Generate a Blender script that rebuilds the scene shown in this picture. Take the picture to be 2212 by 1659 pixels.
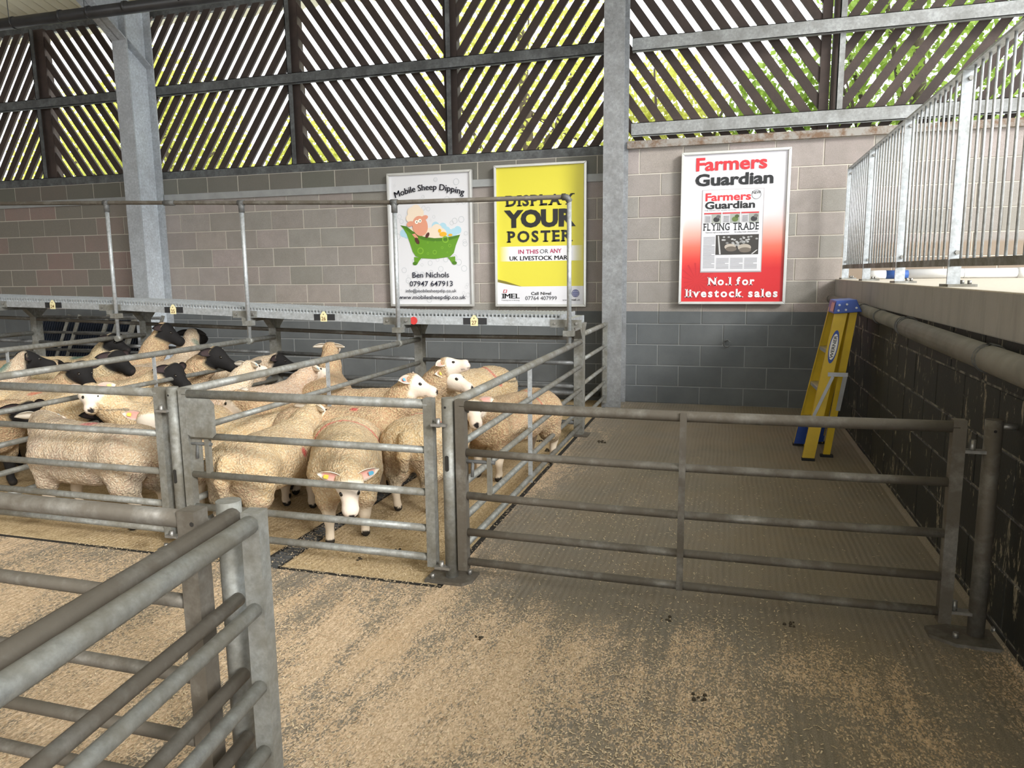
import bpy, bmesh, math, random
import numpy as np
from mathutils import Vector, Matrix, noise as mnoise

for o in list(bpy.data.objects):
    bpy.data.objects.remove(o)
SC = bpy.context.scene
COL = SC.collection
R = math.radians
random.seed(7)
rng = np.random.default_rng(11)

# ------------------------------------------------------------------ camera
H = 1.42
FPX, YAW, PITCH, ROLL = 1575.5, R(-16.44), R(8.615), R(-0.63)
fwd = Vector((math.sin(YAW) * math.cos(PITCH), math.cos(YAW) * math.cos(PITCH), -math.sin(PITCH)))
rgt = Vector((math.cos(YAW), -math.sin(YAW), 0))
upv = rgt.cross(fwd)
r2 = rgt * math.cos(ROLL) + upv * math.sin(ROLL)
u2 = -rgt * math.sin(ROLL) + upv * math.cos(ROLL)
cam_d = bpy.data.cameras.new('camera')
cam = bpy.data.objects.new('camera', cam_d)
COL.objects.link(cam)
m = Matrix((r2, u2, -fwd)).transposed().to_4x4()
m.translation = Vector((0, 0, H))
cam.matrix_world = m
cam_d.sensor_fit = 'HORIZONTAL'
cam_d.sensor_width = 36
cam_d.lens = FPX / 2212 * 36
cam_d.clip_start = 0.02
SC.camera = cam

# ------------------------------------------------------------------ sky, daylight, exposure
w = bpy.data.worlds.new('overcast_sky')
SC.world = w
w.use_nodes = True
bg = w.node_tree.nodes['Background']
bg.inputs[0].default_value = (0.93, 0.97, 1.0, 1)
bg.inputs[1].default_value = 2.9
sl = bpy.data.lights.new('daylight', 'SUN')
sl.energy = 2.75
sl.angle = R(14)
sl.color = (1.0, 0.98, 0.94)
sun = bpy.data.objects.new('daylight', sl)
COL.objects.link(sun)
to_light = Vector((0.80, -0.62, 0.47)).normalized()
sun.rotation_euler = to_light.to_track_quat('Z', 'Y').to_euler()
sun.location = (6, -4, 6)
vs = SC.view_settings
vs.view_transform = 'Standard'
vs.look = 'None'
vs.exposure = 0.33
vs.gamma = 1
vs.use_curve_mapping = False

# ------------------------------------------------------------------ materials
MATS = {}


class NT:
    def __init__(s, name):
        s.m = bpy.data.materials.new(name)
        s.m.use_nodes = True
        s.t = s.m.node_tree
        s.b = s.t.nodes['Principled BSDF']

    def n(s, typ, **kw):
        nd = s.t.nodes.new(typ)
        for k, v in kw.items():
            if k.startswith('i_'):
                key = k[2:]
                key = int(key) if key.isdigit() else key.replace('_', ' ')
                nd.inputs[key].default_value = v
            else:
                setattr(nd, k, v)
        return nd

    def l(s, a, b):
        s.t.links.new(a, b)

    def noise(s, vec, scale, detail=4, rough=.6, dist=0):
        nd = s.n('ShaderNodeTexNoise', i_Scale=scale, i_Detail=detail, i_Roughness=rough, i_Distortion=dist)
        if vec is not None:
            s.l(vec, nd.inputs['Vector'])
        return nd.outputs['Fac']

    def ramp(s, fac, stops):
        nd = s.n('ShaderNodeValToRGB')
        e = nd.color_ramp.elements
        while len(e) < len(stops):
            e.new(0.5)
        for el, (p, c) in zip(e, stops):
            el.position = p
            el.color = (c, c, c, 1) if not hasattr(c, '__len__') else (*c, 1)
        s.l(fac, nd.inputs[0])
        return nd.outputs[0]

    def mix(s, fac, a, b, mode='MIX'):
        nd = s.n('ShaderNodeMix', data_type='RGBA', blend_type=mode)
        for sock, v in ((nd.inputs[0], fac), (nd.inputs[6], a), (nd.inputs[7], b)):
            if isinstance(v, bpy.types.NodeSocket):
                s.l(v, sock)
            elif hasattr(v, '__len__'):
                sock.default_value = (*v, 1)
            else:
                sock.default_value = v
        return nd.outputs[2]

    def math(s, op, a, b=None, c=None, clamp=False):
        nd = s.n('ShaderNodeMath', operation=op, use_clamp=clamp)
        for i, v in enumerate((a, b, c)):
            if v is None:
                continue
            if isinstance(v, bpy.types.NodeSocket):
                s.l(v, nd.inputs[i])
            else:
                nd.inputs[i].default_value = v
        return nd.outputs[0]

    def maprange(s, v, a, b, c=0, d=1, smooth=True):
        nd = s.n('ShaderNodeMapRange', interpolation_type='SMOOTHSTEP' if smooth else 'LINEAR', i_1=a, i_2=b, i_3=c, i_4=d)
        s.l(v, nd.inputs[0])
        return nd.outputs[0]

    def bump(s, h, strength=.3, dist=.01):
        nd = s.n('ShaderNodeBump', i_Strength=strength, i_Distance=dist)
        s.l(h, nd.inputs['Height'])
        s.l(nd.outputs[0], s.b.inputs['Normal'])

    def pos(s):
        return s.n('ShaderNodeNewGeometry').outputs['Position']

    def col(s, c):
        if isinstance(c, bpy.types.NodeSocket):
            s.l(c, s.b.inputs['Base Color'])
        else:
            s.b.inputs['Base Color'].default_value = (*c, 1)


def simple(name, c, rough=.6, metal=0, var=.12, scale=8, bump=0):
    t = NT(name)
    p = t.n('ShaderNodeTexCoord').outputs['Object']
    f = t.noise(p, scale)
    d = tuple(x * (1 - var) for x in c)
    l = tuple(min(1, x * (1 + var)) for x in c)
    t.col(t.mix(t.ramp(f, [(.3, 0.), (.7, 1.)]), d, l))
    t.b.inputs['Roughness'].default_value = rough
    t.b.inputs['Metallic'].default_value = metal
    if bump:
        t.bump(t.noise(p, scale * 8), bump, .004)
    MATS[name] = t.m
    return t.m


def galv(name, base, dirt, amount, rough=.52, metal=.55):
    """galvanised steel: spangle mottling with dried mud stains"""
    t = NT(name)
    p = t.pos()
    sp = t.noise(p, 38, 5, .7)
    big = t.noise(p, 5.5, 5, .65)
    c = t.mix(t.ramp(sp, [(.3, 0.), (.72, 1.)]), tuple(x * .68 for x in base), tuple(min(1, x * 1.25) for x in base))
    lo = .62 - amount * .3
    msk = t.ramp(big, [(lo - .12, 0.), (lo + .14, 1.)])
    c = t.mix(t.math('MULTIPLY', msk, min(1, .45 + amount * .5)), c, dirt)
    t.col(c)
    t.b.inputs['Metallic'].default_value = metal
    rr = t.math('MULTIPLY_ADD', msk, .3, rough)
    t.l(rr, t.b.inputs['Roughness'])
    t.bump(t.noise(p, 120, 3), .06, .002)
    MATS[name] = t.m


galv('galv', (.34, .35, .335), (.17, .15, .11), .5)
galv('galv_clean', (.50, .53, .55), (.34, .34, .33), .2, .4, .5)
galv('galv_dirty', (.27, .26, .235), (.13, .11, .085), .8, .45)
galv('galv_dark', (.21, .215, .215), (.10, .10, .095), .5, .5)
galv('girt_steel', (.165, .175, .18), (.07, .07, .07), .5, .55, .3)
galv('girt_light', (.34, .35, .35), (.22, .22, .21), .4, .5, .3)
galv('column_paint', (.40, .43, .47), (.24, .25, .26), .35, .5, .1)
galv('column_pale', (.62, .67, .72), (.42, .44, .47), .3, .5, 0)  # left column's grey lightened in place of the light the roof blocks
galv('column_lit_b', (.44, .47, .50), (.30, .31, .33), .35, .5, 0)
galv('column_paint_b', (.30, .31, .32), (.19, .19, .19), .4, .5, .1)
simple('alu_frame', (.62, .62, .60), .35, .6, .06)
simple('bolt_steel', (.30, .29, .27), .45, .7, .2, 60)
simple('dark_gap', (.02, .018, .015), .9)
simple('trunking', (.33, .34, .34), .6, .1, .1)
simple('dusty_pipe', (.20, .19, .165), .7, 0, .25, 6)
simple('black_plastic', (.02, .02, .022), .45, 0, .2)
simple('white_pvc', (.80, .80, .80), .35, 0, .04)
simple('blue_print', (.03, .09, .30), .45, 0, .1)
simple('tag_yellow', (.80, .72, .42), .5, 0, .05)
simple('ear_yellow', (.80, .66, .10), .5, 0, .05)
simple('ear_blue', (.12, .42, .62), .5, 0, .05)
simple('ear_white', (.80, .78, .66), .5, 0, .05)
simple('red_spot', (.62, .04, .035), .5)
simple('ladder_yellow', (.62, .42, .012), .42, 0, .12, 6)
simple('ladder_blue', (.018, .06, .30), .42, 0, .12)
simple('ladder_alu', (.52, .53, .54), .35, .7, .1)
simple('rubber', (.015, .015, .017), .8)
simple('print_white', (.80, .80, .79), .5, 0, .02)
simple('print_pink', (.62, .30, .33), .5, 0, .05)
simple('dark_pipe', (.030, .030, .032), .4, 0, .3, 4)
simple('blue_plastic', (.012, .018, .030), .42, 0, .3, 5)
simple('bark', (.09, .07, .05), .9, 0, .3, 12, .4)

# concrete blocks: grey-brown, each its own tint; dark grey paint below a height
t = NT('concrete_block')
p = t.pos()
oi = t.n('ShaderNodeObjectInfo').outputs['Random']
sx = t.n('ShaderNodeSeparateXYZ')
t.l(p, sx.inputs[0])
raw = t.ramp(oi, [(0, (.42, .375, .345)), (.3, (.355, .31, .295)), (.55, (.345, .335, .31)), (.8, (.43, .37, .36)), (1, (.30, .29, .26))])
left = t.maprange(sx.outputs[0], -7.3, -6.9, 1, 0)
raw = t.mix(left, raw, t.ramp(oi, [(0, (.34, .245, .225)), (.5, (.30, .265, .24)), (1, (.25, .235, .205))]))
mott = t.noise(p, 5, 6, .7)
raw = t.mix(t.ramp(mott, [(.38, 0.), (.75, .55)]), raw, (.24, .225, .20))
ef = t.noise(p, 9, 6, .75, .6)
raw = t.mix(t.ramp(ef, [(.62, 0.), (.78, .4)]), raw, (.50, .47, .44))
grain = t.noise(p, 170, 3, .7)
raw = t.mix(.35, raw, t.ramp(grain, [(.3, (.05, .045, .04)), (.7, (.60, .57, .53))]), 'OVERLAY')
stn = t.math('MULTIPLY', t.maprange(sx.outputs[0], 1.06, 1.1, 0, .85), t.maprange(sx.outputs[2], 1.66, 1.70, 1, 0))
raw = t.mix(stn, raw, (.27, .205, .145))
top_shade = t.maprange(sx.outputs[2], 2.42, 2.47, 0, 1)  # greenish top course, with the girt's shadow painted into the block colour
midbay = t.math('MULTIPLY', top_shade, t.maprange(sx.outputs[0], -1.4, -1.1, 1, 0))
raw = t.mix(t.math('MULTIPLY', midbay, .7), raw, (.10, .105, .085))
pm = t.n('ShaderNodeMath', operation='LESS_THAN', i_1=1.0)
t.l(sx.outputs[2], pm.inputs[0])
pn = t.noise(p, 3, 5, .6)
paint = t.mix(t.ramp(pn, [(.3, 0.), (.7, 1.)]), (.105, .115, .12), (.15, .16, .165))
paint = t.mix(t.math('MULTIPLY', t.ramp(oi, [(0, 0.), (1, 1.)]), .35), paint, (.10, .11, .115))
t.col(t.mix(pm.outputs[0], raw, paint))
t.b.inputs['Roughness'].default_value = .75
t.bump(grain, .35, .004)
MATS['block'] = t.m
t = NT('mortar')
p = t.pos()
sx = t.n('ShaderNodeSeparateXYZ')
t.l(p, sx.inputs[0])
pm = t.n('ShaderNodeMath', operation='LESS_THAN', i_1=1.0)
t.l(sx.outputs[2], pm.inputs[0])
t.col(t.mix(pm.outputs[0], (.58, .54, .47), (.28, .29, .29)))
t.b.inputs['Roughness'].default_value = .9
MATS['mortar'] = t.m

# black painted wall with flaking paint
t = NT('flaking_black_paint')
p = t.pos()
mp = t.n('ShaderNodeMapping')
mp.inputs['Scale'].default_value = (1, 5, 1.6)
t.l(p, mp.inputs[0])
fl = t.noise(mp.outputs[0], 3.2, 9, .72, .35)
reg = t.noise(p, 1.1, 3)
sx = t.n('ShaderNodeSeparateXYZ')
t.l(p, sx.inputs[0])
thr = t.math('MULTIPLY_ADD', reg, .35, fl)
flm = t.ramp(thr, [(.775, 0.), (.79, 1.)])
base = t.mix(t.noise(p, 6), (.016, .017, .016), (.032, .033, .030))
base = t.mix(t.ramp(t.noise(p, 2.2, 4), [(.5, 0.), (.75, .5)]), base, (.05, .048, .038))
t.col(t.mix(flm, base, (.30, .26, .19)))
t.b.inputs['Roughness'].default_value = .55
t.b.inputs['Specular IOR Level'].default_value = .3
t.bump(t.math('SUBTRACT', t.noise(p, 90), flm), .3, .003)
MATS['black_wall'] = t.m
t = NT('black_wall_joint')
p = t.pos()
t.col(t.mix(t.ramp(t.noise(p, 14, 5, .7), [(.45, 0.), (.6, 1.)]), (.05, .05, .045), (.27, .25, .21)))
t.b.inputs['Roughness'].default_value = .8
MATS['black_joint'] = t.m

# platform concrete
t = NT('slab_concrete')
p = t.pos()
c = t.mix(t.noise(p, 4, 6), (.34, .325, .30), (.46, .44, .41))
mp = t.n('ShaderNodeMapping')
mp.inputs['Scale'].default_value = (1, 1, .15)
t.l(p, mp.inputs[0])
c = t.mix(t.ramp(t.noise(mp.outputs[0], 9, 4), [(.5, 0.), (.7, .45)]), c, (.22, .21, .19))
sx = t.n('ShaderNodeSeparateXYZ')
t.l(p, sx.inputs[0])
top = t.n('ShaderNodeMath', operation='GREATER_THAN', i_1=1.324)
t.l(sx.outputs[2], top.inputs[0])
c = t.mix(top.outputs[0], c, t.mix(t.noise(p, 60, 5, .7), (.42, .37, .29), (.72, .66, .56)))
t.col(c)
vo = t.n('ShaderNodeTexVoronoi', i_Scale=26)
t.l(p, vo.inputs['Vector'])
t.b.inputs['Roughness'].default_value = .85
t.bump(t.math('MULTIPLY_ADD', t.ramp(vo.outputs['Distance'], [(.05, 0.), (.12, 1.)]), .4, t.noise(p, 110)), .3, .004)
MATS['slab'] = t.m


# floor: ribbed concrete with wood shavings trodden in
def floor_mat(name, pen):
    t = NT(name)
    p = t.pos()
    sx = t.n('ShaderNodeSeparateXYZ')
    t.l(p, sx.inputs[0])
    X, Y = sx.outputs[0], sx.outputs[1]
    conc = t.mix(t.noise(p, 3, 5), (.20, .18, .15), (.30, .27, .225))
    conc = t.mix(t.ramp(t.noise(p, 1.3, 4), [(.45, 0.), (.7, .6)]), conc, (.20, .19, .15))
    # tamped ribs running in depth
    wob = t.math('MULTIPLY_ADD', t.noise(p, 2.5, 3), .03, X)
    rib = t.math('SINE', t.math('MULTIPLY', wob, 2 * math.pi / .03))
    ribf = t.math('MULTIPLY_ADD', rib, .5, .5)
    mp = t.n('ShaderNodeMapping')
    mp.inputs['Scale'].default_value = (1, .22, 1)
    t.l(p, mp.inputs[0])
    wear = t.ramp(t.noise(mp.outputs[0], 5, 5, .65), [(.35, .15), (.65, 1.)])
    conc = t.mix(t.math('MULTIPLY', t.math('MULTIPLY', ribf, wear), .42), conc, (.085, .076, .058))
    if not pen:
        conc = t.mix(t.ramp(t.noise(p, 2.0, 6, .7), [(.35, .1), (.7, .55)]), conc, (.30, .235, .155))
    fine = t.noise(p, 210, 4, .75)
    conc = t.mix(.5, conc, t.ramp(fine, [(.3, .1), (.7, .9)]), 'OVERLAY')
    # shavings
    patch = t.noise(mp.outputs[0], 3.4, 7, .72, .5)
    patch2 = t.noise(p, 16, 5, .75)
    pt = t.math('MULTIPLY_ADD', patch2, .30, t.math('MULTIPLY_ADD', t.noise(p, 1.1, 4, .6), .45, t.math('MULTIPLY', patch, .95)))   # ~0.63 mean
    if pen:
        dens = t.math('MULTIPLY_ADD', t.noise(p, 1.6, 3), .3, -.03)
    else:
        # heavy in the left of the aisle, thinning towards the right wall and into the alley
        dx = t.maprange(t.math('MULTIPLY_ADD', t.noise(p, 1.5, 3), .9, X), -.3, .8, -.11, -.20)
        alley = t.maprange(Y, 2.6, 3.2, 0, .30)
        side = t.maprange(X, -1.2, -.7, .35, 1)
        dens = t.math('SUBTRACT', dx, t.math('MULTIPLY', alley, side))
    sm = t.math('ADD', pt, dens)
    chips = t.n('ShaderNodeTexVoronoi', feature='F1', i_Scale=210, i_Randomness=1)
    mp2 = t.n('ShaderNodeMapping')
    mp2.inputs['Scale'].default_value = (1, .55, 1)
    t.l(p, mp2.inputs[0])
    t.l(mp2.outputs[0], chips.inputs['Vector'])
    cv = t.n('ShaderNodeSeparateColor')
    t.l(chips.outputs['Color'], cv.inputs[0])
    sm2 = t.math('MULTIPLY_ADD', t.math('SUBTRACT', cv.outputs[0], .5), .24, sm)
    msk = t.ramp(sm2, [(.63, 0.), (.75, 1.)])
    ca, cb = ((.38, .27, .14), (.66, .52, .32)) if pen else ((.47, .335, .205), (.80, .62, .435))
    shav = t.mix(cv.outputs[1], ca, cb)
    if pen:
        shav = t.mix(t.ramp(t.noise(p, 4.5, 6, .7), [(.52, 0.), (.68, .75)]), shav, (.19, .125, .055))
    else:
        shav = t.mix(t.ramp(t.noise(p, 3.5, 5, .7), [(.5, 0.), (.75, .6)]), shav, (.60, .42, .25))
    t.col(t.mix(msk, conc, shav))
    t.b.inputs['Roughness'].default_value = .85
    t.b.inputs['Specular IOR Level'].default_value = .25
    hgt = t.math('MULTIPLY_ADD', msk, .9, t.math('MULTIPLY', cv.outputs[2], t.math('MULTIPLY', msk, .9)))
    hgt = t.math('ADD', hgt, t.math('MULTIPLY', ribf, t.math('MULTIPLY', wear, -.55)))
    hgt = t.math('MULTIPLY_ADD', fine, .45, hgt)
    t.bump(hgt, .55, .006)
    MATS[name] = t.m


floor_mat('floor_aisle', False)
floor_mat('floor_pen', True)

# louvre timber
t = NT('louvre_timber')
p = t.pos()
oi = t.n('ShaderNodeObjectInfo').outputs['Random']
c = t.mix(oi, (.040, .026, .021), (.066, .045, .038))
c = t.mix(t.ramp(t.noise(p, 7, 6, .7), [(.4, 0.), (.75, .7)]), c, (.025, .019, .017))
t.col(c)
t.b.inputs['Roughness'].default_value = .75
t.bump(t.noise(p, 60, 5), .3, .004)
MATS['timber'] = t.m
# rusty lintel
t = NT('rusty_steel')
p = t.pos()
t.col(t.mix(t.ramp(t.noise(p, 9, 7, .75), [(.42, 0.), (.6, 1.)]), (.30, .285, .26), (.17, .105, .065)))
t.b.inputs['Roughness'].default_value = .8
MATS['rusty'] = t.m
# roof sheets
t = NT('roof_sheet')
p = t.pos()
t.col(t.mix(t.noise(p, 3), (.52, .49, .36), (.66, .62, .47)))
t.b.inputs['Roughness'].default_value = .7
MATS['roof'] = t.m
# leaves
for nm, ca, cb in (('leaf_lime', (.40, .45, .06), (.60, .60, .16)), ('leaf_green', (.15, .26, .03), (.32, .44, .08))):
    t = NT(nm)
    p = t.pos()
    t.col(t.mix(t.noise(p, 3.5, 3), ca, cb))
    t.b.inputs['Roughness'].default_value = .6
    tr = t.n('ShaderNodeBsdfTranslucent')
    tr.inputs[0].default_value = (*cb, 1)
    mx = t.n('ShaderNodeMixShader', i_0=.45)
    t.l(t.b.outputs[0], mx.inputs[1])
    t.l(tr.outputs[0], mx.inputs[2])
    t.l(mx.outputs[0], t.t.nodes['Material Output'].inputs[0])
    MATS[nm] = t.m
# print: flat ink from a colour attribute
t = NT('poster_print')
a = t.n('ShaderNodeAttribute', attribute_name='ink')
t.col(a.outputs['Color'])
t.b.inputs['Roughness'].default_value = .38
MATS['print'] = t.m
# sheep coat
t = NT('sheep_coat')
a = t.n('ShaderNodeAttribute', attribute_name='coat')
p = t.n('ShaderNodeTexCoord').outputs['Object']
oi = t.n('ShaderNodeObjectInfo').outputs['Random']
wool = a.outputs['Alpha']
v1 = t.n('ShaderNodeTexVoronoi', i_Scale=75)
wp = t.n('ShaderNodeVectorMath', operation='MULTIPLY_ADD')
nz = t.n('ShaderNodeTexNoise', i_Scale=22, i_Detail=4)
t.l(p, nz.inputs['Vector'])
t.l(nz.outputs['Color'], wp.inputs[0])
wp.inputs[1].default_value = (.045, .045, .045)
t.l(p, wp.inputs[2])
t.l(wp.outputs[0], v1.inputs['Vector'])
n2 = t.noise(p, 130, 4, .75)
n3 = t.noise(p, 7, 4, .6)
c = t.mix(t.math('MULTIPLY', wool, .55), a.outputs['Color'], t.ramp(v1.outputs['Distance'], [(.1, .66), (.6, .25)]), 'OVERLAY')
c = t.mix(t.math('MULTIPLY', wool, .4), c, t.ramp(n2, [(.3, .2), (.7, .8)]), 'OVERLAY')
c = t.mix(t.math('MULTIPLY', wool, t.ramp(n3, [(.45, 0.), (.75, .5)])), c, t.mix(1.0, c, (.82, .74, .58), 'MULTIPLY'))
t.col(c)
t.b.inputs['Roughness'].default_value = .85
t.b.inputs['Specular IOR Level'].default_value = .15
t.l(t.math('MULTIPLY', wool, .1), t.b.inputs['Sheen Weight'])
hh = t.math('MULTIPLY_ADD', n2, .6, t.math('MULTIPLY', v1.outputs['Distance'], -1.0))
hh = t.math('MULTIPLY', hh, t.math('MULTIPLY_ADD', wool, .94, .06))
t.bump(hh, .85, .014)
MATS['coat'] = t.m
t = NT('eye_gloss')
t.col((.012, .009, .006))
t.b.inputs['Roughness'].default_value = .12
MATS['eye'] = t.m


# ------------------------------------------------------------------ mesh helpers
class MB:
    def __init__(s):
        s.v = []
        s.f = []
        s.sm = []

    def add(s, vs, fs, smooth=False):
        o = len(s.v)
        s.v += [tuple(x) for x in vs]
        s.f += [tuple(i + o for i in f) for f in fs]
        s.sm += [smooth] * len(fs)
        return s

    def box(s, a, b):
        (x0, y0, z0), (x1, y1, z1) = a, b
        vs = [(x0, y0, z0), (x1, y0, z0), (x1, y1, z0), (x0, y1, z0), (x0, y0, z1), (x1, y0, z1), (x1, y1, z1), (x0, y1, z1)]
        return s.add(vs, [(0, 3, 2, 1), (4, 5, 6, 7), (0, 1, 5, 4), (1, 2, 6, 5), (2, 3, 7, 6), (3, 0, 4, 7)])

    def beam(s, p0, p1, wdt, hgt, up=(0, 0, 1)):
        """rectangular bar between two points"""
        p0, p1, up = Vector(p0), Vector(p1), Vector(up)
        d = (p1 - p0).normalized()
        sd = d.cross(up)
        if sd.length < 1e-4:
            sd = d.cross(Vector((1, 0, 0)))
        sd.normalize()
        uu = sd.cross(d)
        q = []
        for P in (p0, p1):
            for a, b in ((-1, -1), (1, -1), (1, 1), (-1, 1)):
                q.append(P + sd * a * wdt / 2 + uu * b * hgt / 2)
        return s.add(q, [(0, 1, 2, 3), (7, 6, 5, 4), (0, 4, 5, 1), (1, 5, 6, 2), (2, 6, 7, 3), (3, 7, 4, 0)])

    def tube(s, pts, r, n=12, cap=True):
        pts = [Vector(p) for p in pts]
        rs = r if hasattr(r, '__len__') else [r] * len(pts)
        o = len(s.v)
        ref = None
        for i, P in enumerate(pts):
            if i == 0:
                d = pts[1] - P
            elif i == len(pts) - 1:
                d = P - pts[i - 1]
            else:
                d = (pts[i + 1] - P).normalized() + (P - pts[i - 1]).normalized()
            d.normalize()
            if ref is None:
                ref = Vector((0, 0, 1)) if abs(d.z) < .9 else Vector((1, 0, 0))
            a = d.cross(ref).normalized()
            b = a.cross(d)
            for k in range(n):
                t = 2 * math.pi * k / n
                s.v.append(tuple(P + (a * math.cos(t) + b * math.sin(t)) * rs[i]))
        for i in range(len(pts) - 1):
            for k in range(n):
                k2 = (k + 1) % n
                s.f.append((o + i * n + k, o + i * n + k2, o + (i + 1) * n + k2, o + (i + 1) * n + k))
                s.sm.append(True)
        if cap:
            s.f.append(tuple(o + k for k in reversed(range(n))))
            s.f.append(tuple(o + (len(pts) - 1) * n + k for k in range(n)))
            s.sm += [False, False]
        return s

    def prism(s, poly, d):
        """extrude a planar polygon by vector d"""
        n = len(poly)
        a = [Vector(p) for p in poly]
        b = [p + Vector(d) for p in a]
        return s.add(a + b, [tuple(reversed(range(n))), tuple(range(n, 2 * n))] + [(i, (i + 1) % n, n + (i + 1) % n, n + i) for i in range(n)])

    def build(s, name, mat, parent=None, off=None, bevel=0):
        me = bpy.data.meshes.new(name)
        off = Vector(parent.location) if (parent is not None and off is None) else Vector(off or (0, 0, 0))
        if parent is not None and parent.parent is not None and off is not None:
            off = Vector(parent.location) + Vector(parent.parent.location)
        me.from_pydata([tuple(Vector(v) - off) for v in s.v], [], s.f)
        me.polygons.foreach_set('use_smooth', s.sm)
        me.materials.append(MATS[mat])
        bm = bmesh.new()
        bm.from_mesh(me)
        bmesh.ops.recalc_face_normals(bm, faces=bm.faces)
        if bevel:
            bmesh.ops.bevel(bm, geom=list(bm.edges), offset=bevel, segments=2, affect='EDGES', profile=.6)
        bm.to_mesh(me)
        bm.free()
        me.update()
        o = bpy.data.objects.new(name, me)
        COL.objects.link(o)
        if parent is not None:
            o.parent = parent
        elif off.length:
            o.location = off
        return o


def tag(o, label, cat, group=None):
    o['label'] = label
    o['category'] = cat
    if group:
        o['group'] = group
    return o


def thing(name, loc, label, cat, group=None):
    o = bpy.data.objects.new(name, None)
    o.empty_display_size = .1
    o.location = loc
    COL.objects.link(o)
    return tag(o, label, cat, group)


def struct(o):
    o['kind'] = 'structure'
    return o


def child_copy(src, parent, loc, rot=None, name=None):
    c = src.copy()
    COL.objects.link(c)
    c.parent = parent
    c.location = loc
    if rot is not None:
        c.rotation_euler = rot
    return c


# ------------------------------------------------------------------ floor
YW = 8.0
fl = MB().box((-12, -13.5, -.12), (4.5, 8.4, -.035)).build('floor', 'dark_gap')
struct(fl)
J = .018
MB().box((-12, -13.5, -.034), (4.5, 2.955 - J, 0)).build('concrete_slab', 'floor_aisle', fl)
MB().box((-1.235 + J, 2.955 + J * 0 - J + .0005, -.034), (1.06, 8.2, 0)).build('concrete_slab', 'floor_aisle', fl)
MB().box((-12, 2.955 + J, -.034), (-2.215, 8.2, 0)).build('pen_slab', 'floor_pen', fl)
MB().box((-2.075, 2.955 + J, -.034), (-1.235 - J, 8.2, 0)).build('pen_slab', 'floor_pen', fl)
for a_, b_ in (((-12, 2.937), (-2.215, 2.973)), ((-2.075, 2.937), (-1.217, 2.973)), ((-1.253, 2.973), (-1.217, 8.0))):
    MB().box((a_[0], a_[1], -.034), (b_[0], b_[1], -.005)).build('joint_filler', 'dark_gap', fl)
# drain gully with cross bars between the two pen slabs
drain = thing('drain_grating', (-2.145, 2.97, -.03), 'dark slotted drain grating running through the sheep pen floor', 'drain')
MB().box((-2.214, 2.97, -.034), (-2.20, 6.15, -.001)).build('edge_bar', 'dark_gap', drain)
MB().box((-2.09, 2.97, -.034), (-2.076, 6.15, -.001)).build('edge_bar', 'dark_gap', drain)
mb = MB()
for i in range(84):
    y = 2.985 + i * .0376
    mb.box((-2.20, y, -.026), (-2.09, y + .014, -.003))
o = mb.build('cross_bars', 'galv_dark', drain)
o['kind'] = 'stuff'
# low white fillet at the foot of the right wall
struct(MB().prism([(1.045, -2, -.01), (1.012, -2, -.01), (1.022, -2, .006), (1.045, -2, .03)], (0, 10, 0)).build('baseboard_right', 'floor_aisle'))

# ------------------------------------------------------------------ block walls
BLK = {}


def block_mesh(wd, ht, mat):
    k = (round(wd, 3), round(ht, 3), mat)
    if k not in BLK:
        c = .003
        x, y, z = wd / 2, .05, ht / 2
        vs = []
        for sx in (-1, 1):
            for sz in (-1, 1):
                vs += [(sx * (x - c), -y, sz * (z - c)), (sx * x, -y + c, sz * z), (sx * x, y, sz * z)]
        # index helper: corner order (-,-)=0..2 (-,+)=3..5 (+,-)=6..8 (+,+)=9..11
        fs = [(0, 6, 9, 3), (0, 3, 4, 1), (6, 7, 10, 9), (0, 1, 7, 6), (3, 9, 10, 4), (1, 4, 5, 2), (7, 8, 11, 10), (1, 2, 8, 7), (4, 10, 11, 5)]
        me = bpy.data.meshes.new('block')
        me.from_pydata(vs, [], fs)
        me.materials.append(MATS[mat])
        bm = bmesh.new()
        bm.from_mesh(me)
        bmesh.ops.recalc_face_normals(bm, faces=bm.faces)
        bm.to_mesh(me)
        bm.free()
        BLK[k] = me
    return BLK[k]


def block_wall(name, u0, u1, zs, place, mat, joint_mat, backing, phase, skip=None):
    """zs: list of course bottoms+top; place(u, z)->(location, rotz)"""
    wall = struct(backing.build(name, joint_mat))
    G = .010
    for r in range(len(zs) - 1):
        za, zb = zs[r] + G / 2, zs[r + 1] - G / 2
        ph = phase + (.225 if r % 2 else 0)
        k = math.floor((u0 - ph) / .45)
        u = ph + k * .45
        while u < u1 - .02:
            a, b = max(u, u0) + G / 2, min(u + .45, u1) - G / 2
            if b - a > .04 and not (skip and skip((a + b) / 2, (za + zb) / 2)):
                me = block_mesh(b - a, zb - za, mat)
                o = bpy.data.objects.new('block', me)
                loc, rz = place((a + b) / 2, (za + zb) / 2)
                o.location = Vector(loc) + Vector((0, random.uniform(-.0018, .0018), 0)) if rz == 0 else Vector(loc) + Vector((random.uniform(-.0015, .0015), 0, 0))
                o.rotation_euler = (0, 0, rz)
                COL.objects.link(o)
                o.parent = wall
            u += .45
    return wall


def courses(z0, first, top):
    zs = [z0, z0 + first]
    while zs[-1] + .225 < top - .05:
        zs.append(zs[-1] + .225)
    zs.append(top)
    return zs


for nm, a, b, top, sk in (('wall_back_left', -11.5, -7.11, 2.66, None), ('wall_back', -7.11, -1.155, 2.66, None),
                          ('wall_back_right', -1.155, 3.9, 2.70, lambda u, z: u > 1.4 and z < 1.25)):
    block_wall(nm, a, b, courses(0, .19, top), lambda u, z: ((u, YW + .05, z), 0), 'block', 'mortar',
               MB().box((a, YW + .006, 0), (b, YW + .12, top)), -.71 + .0, sk)
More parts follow.
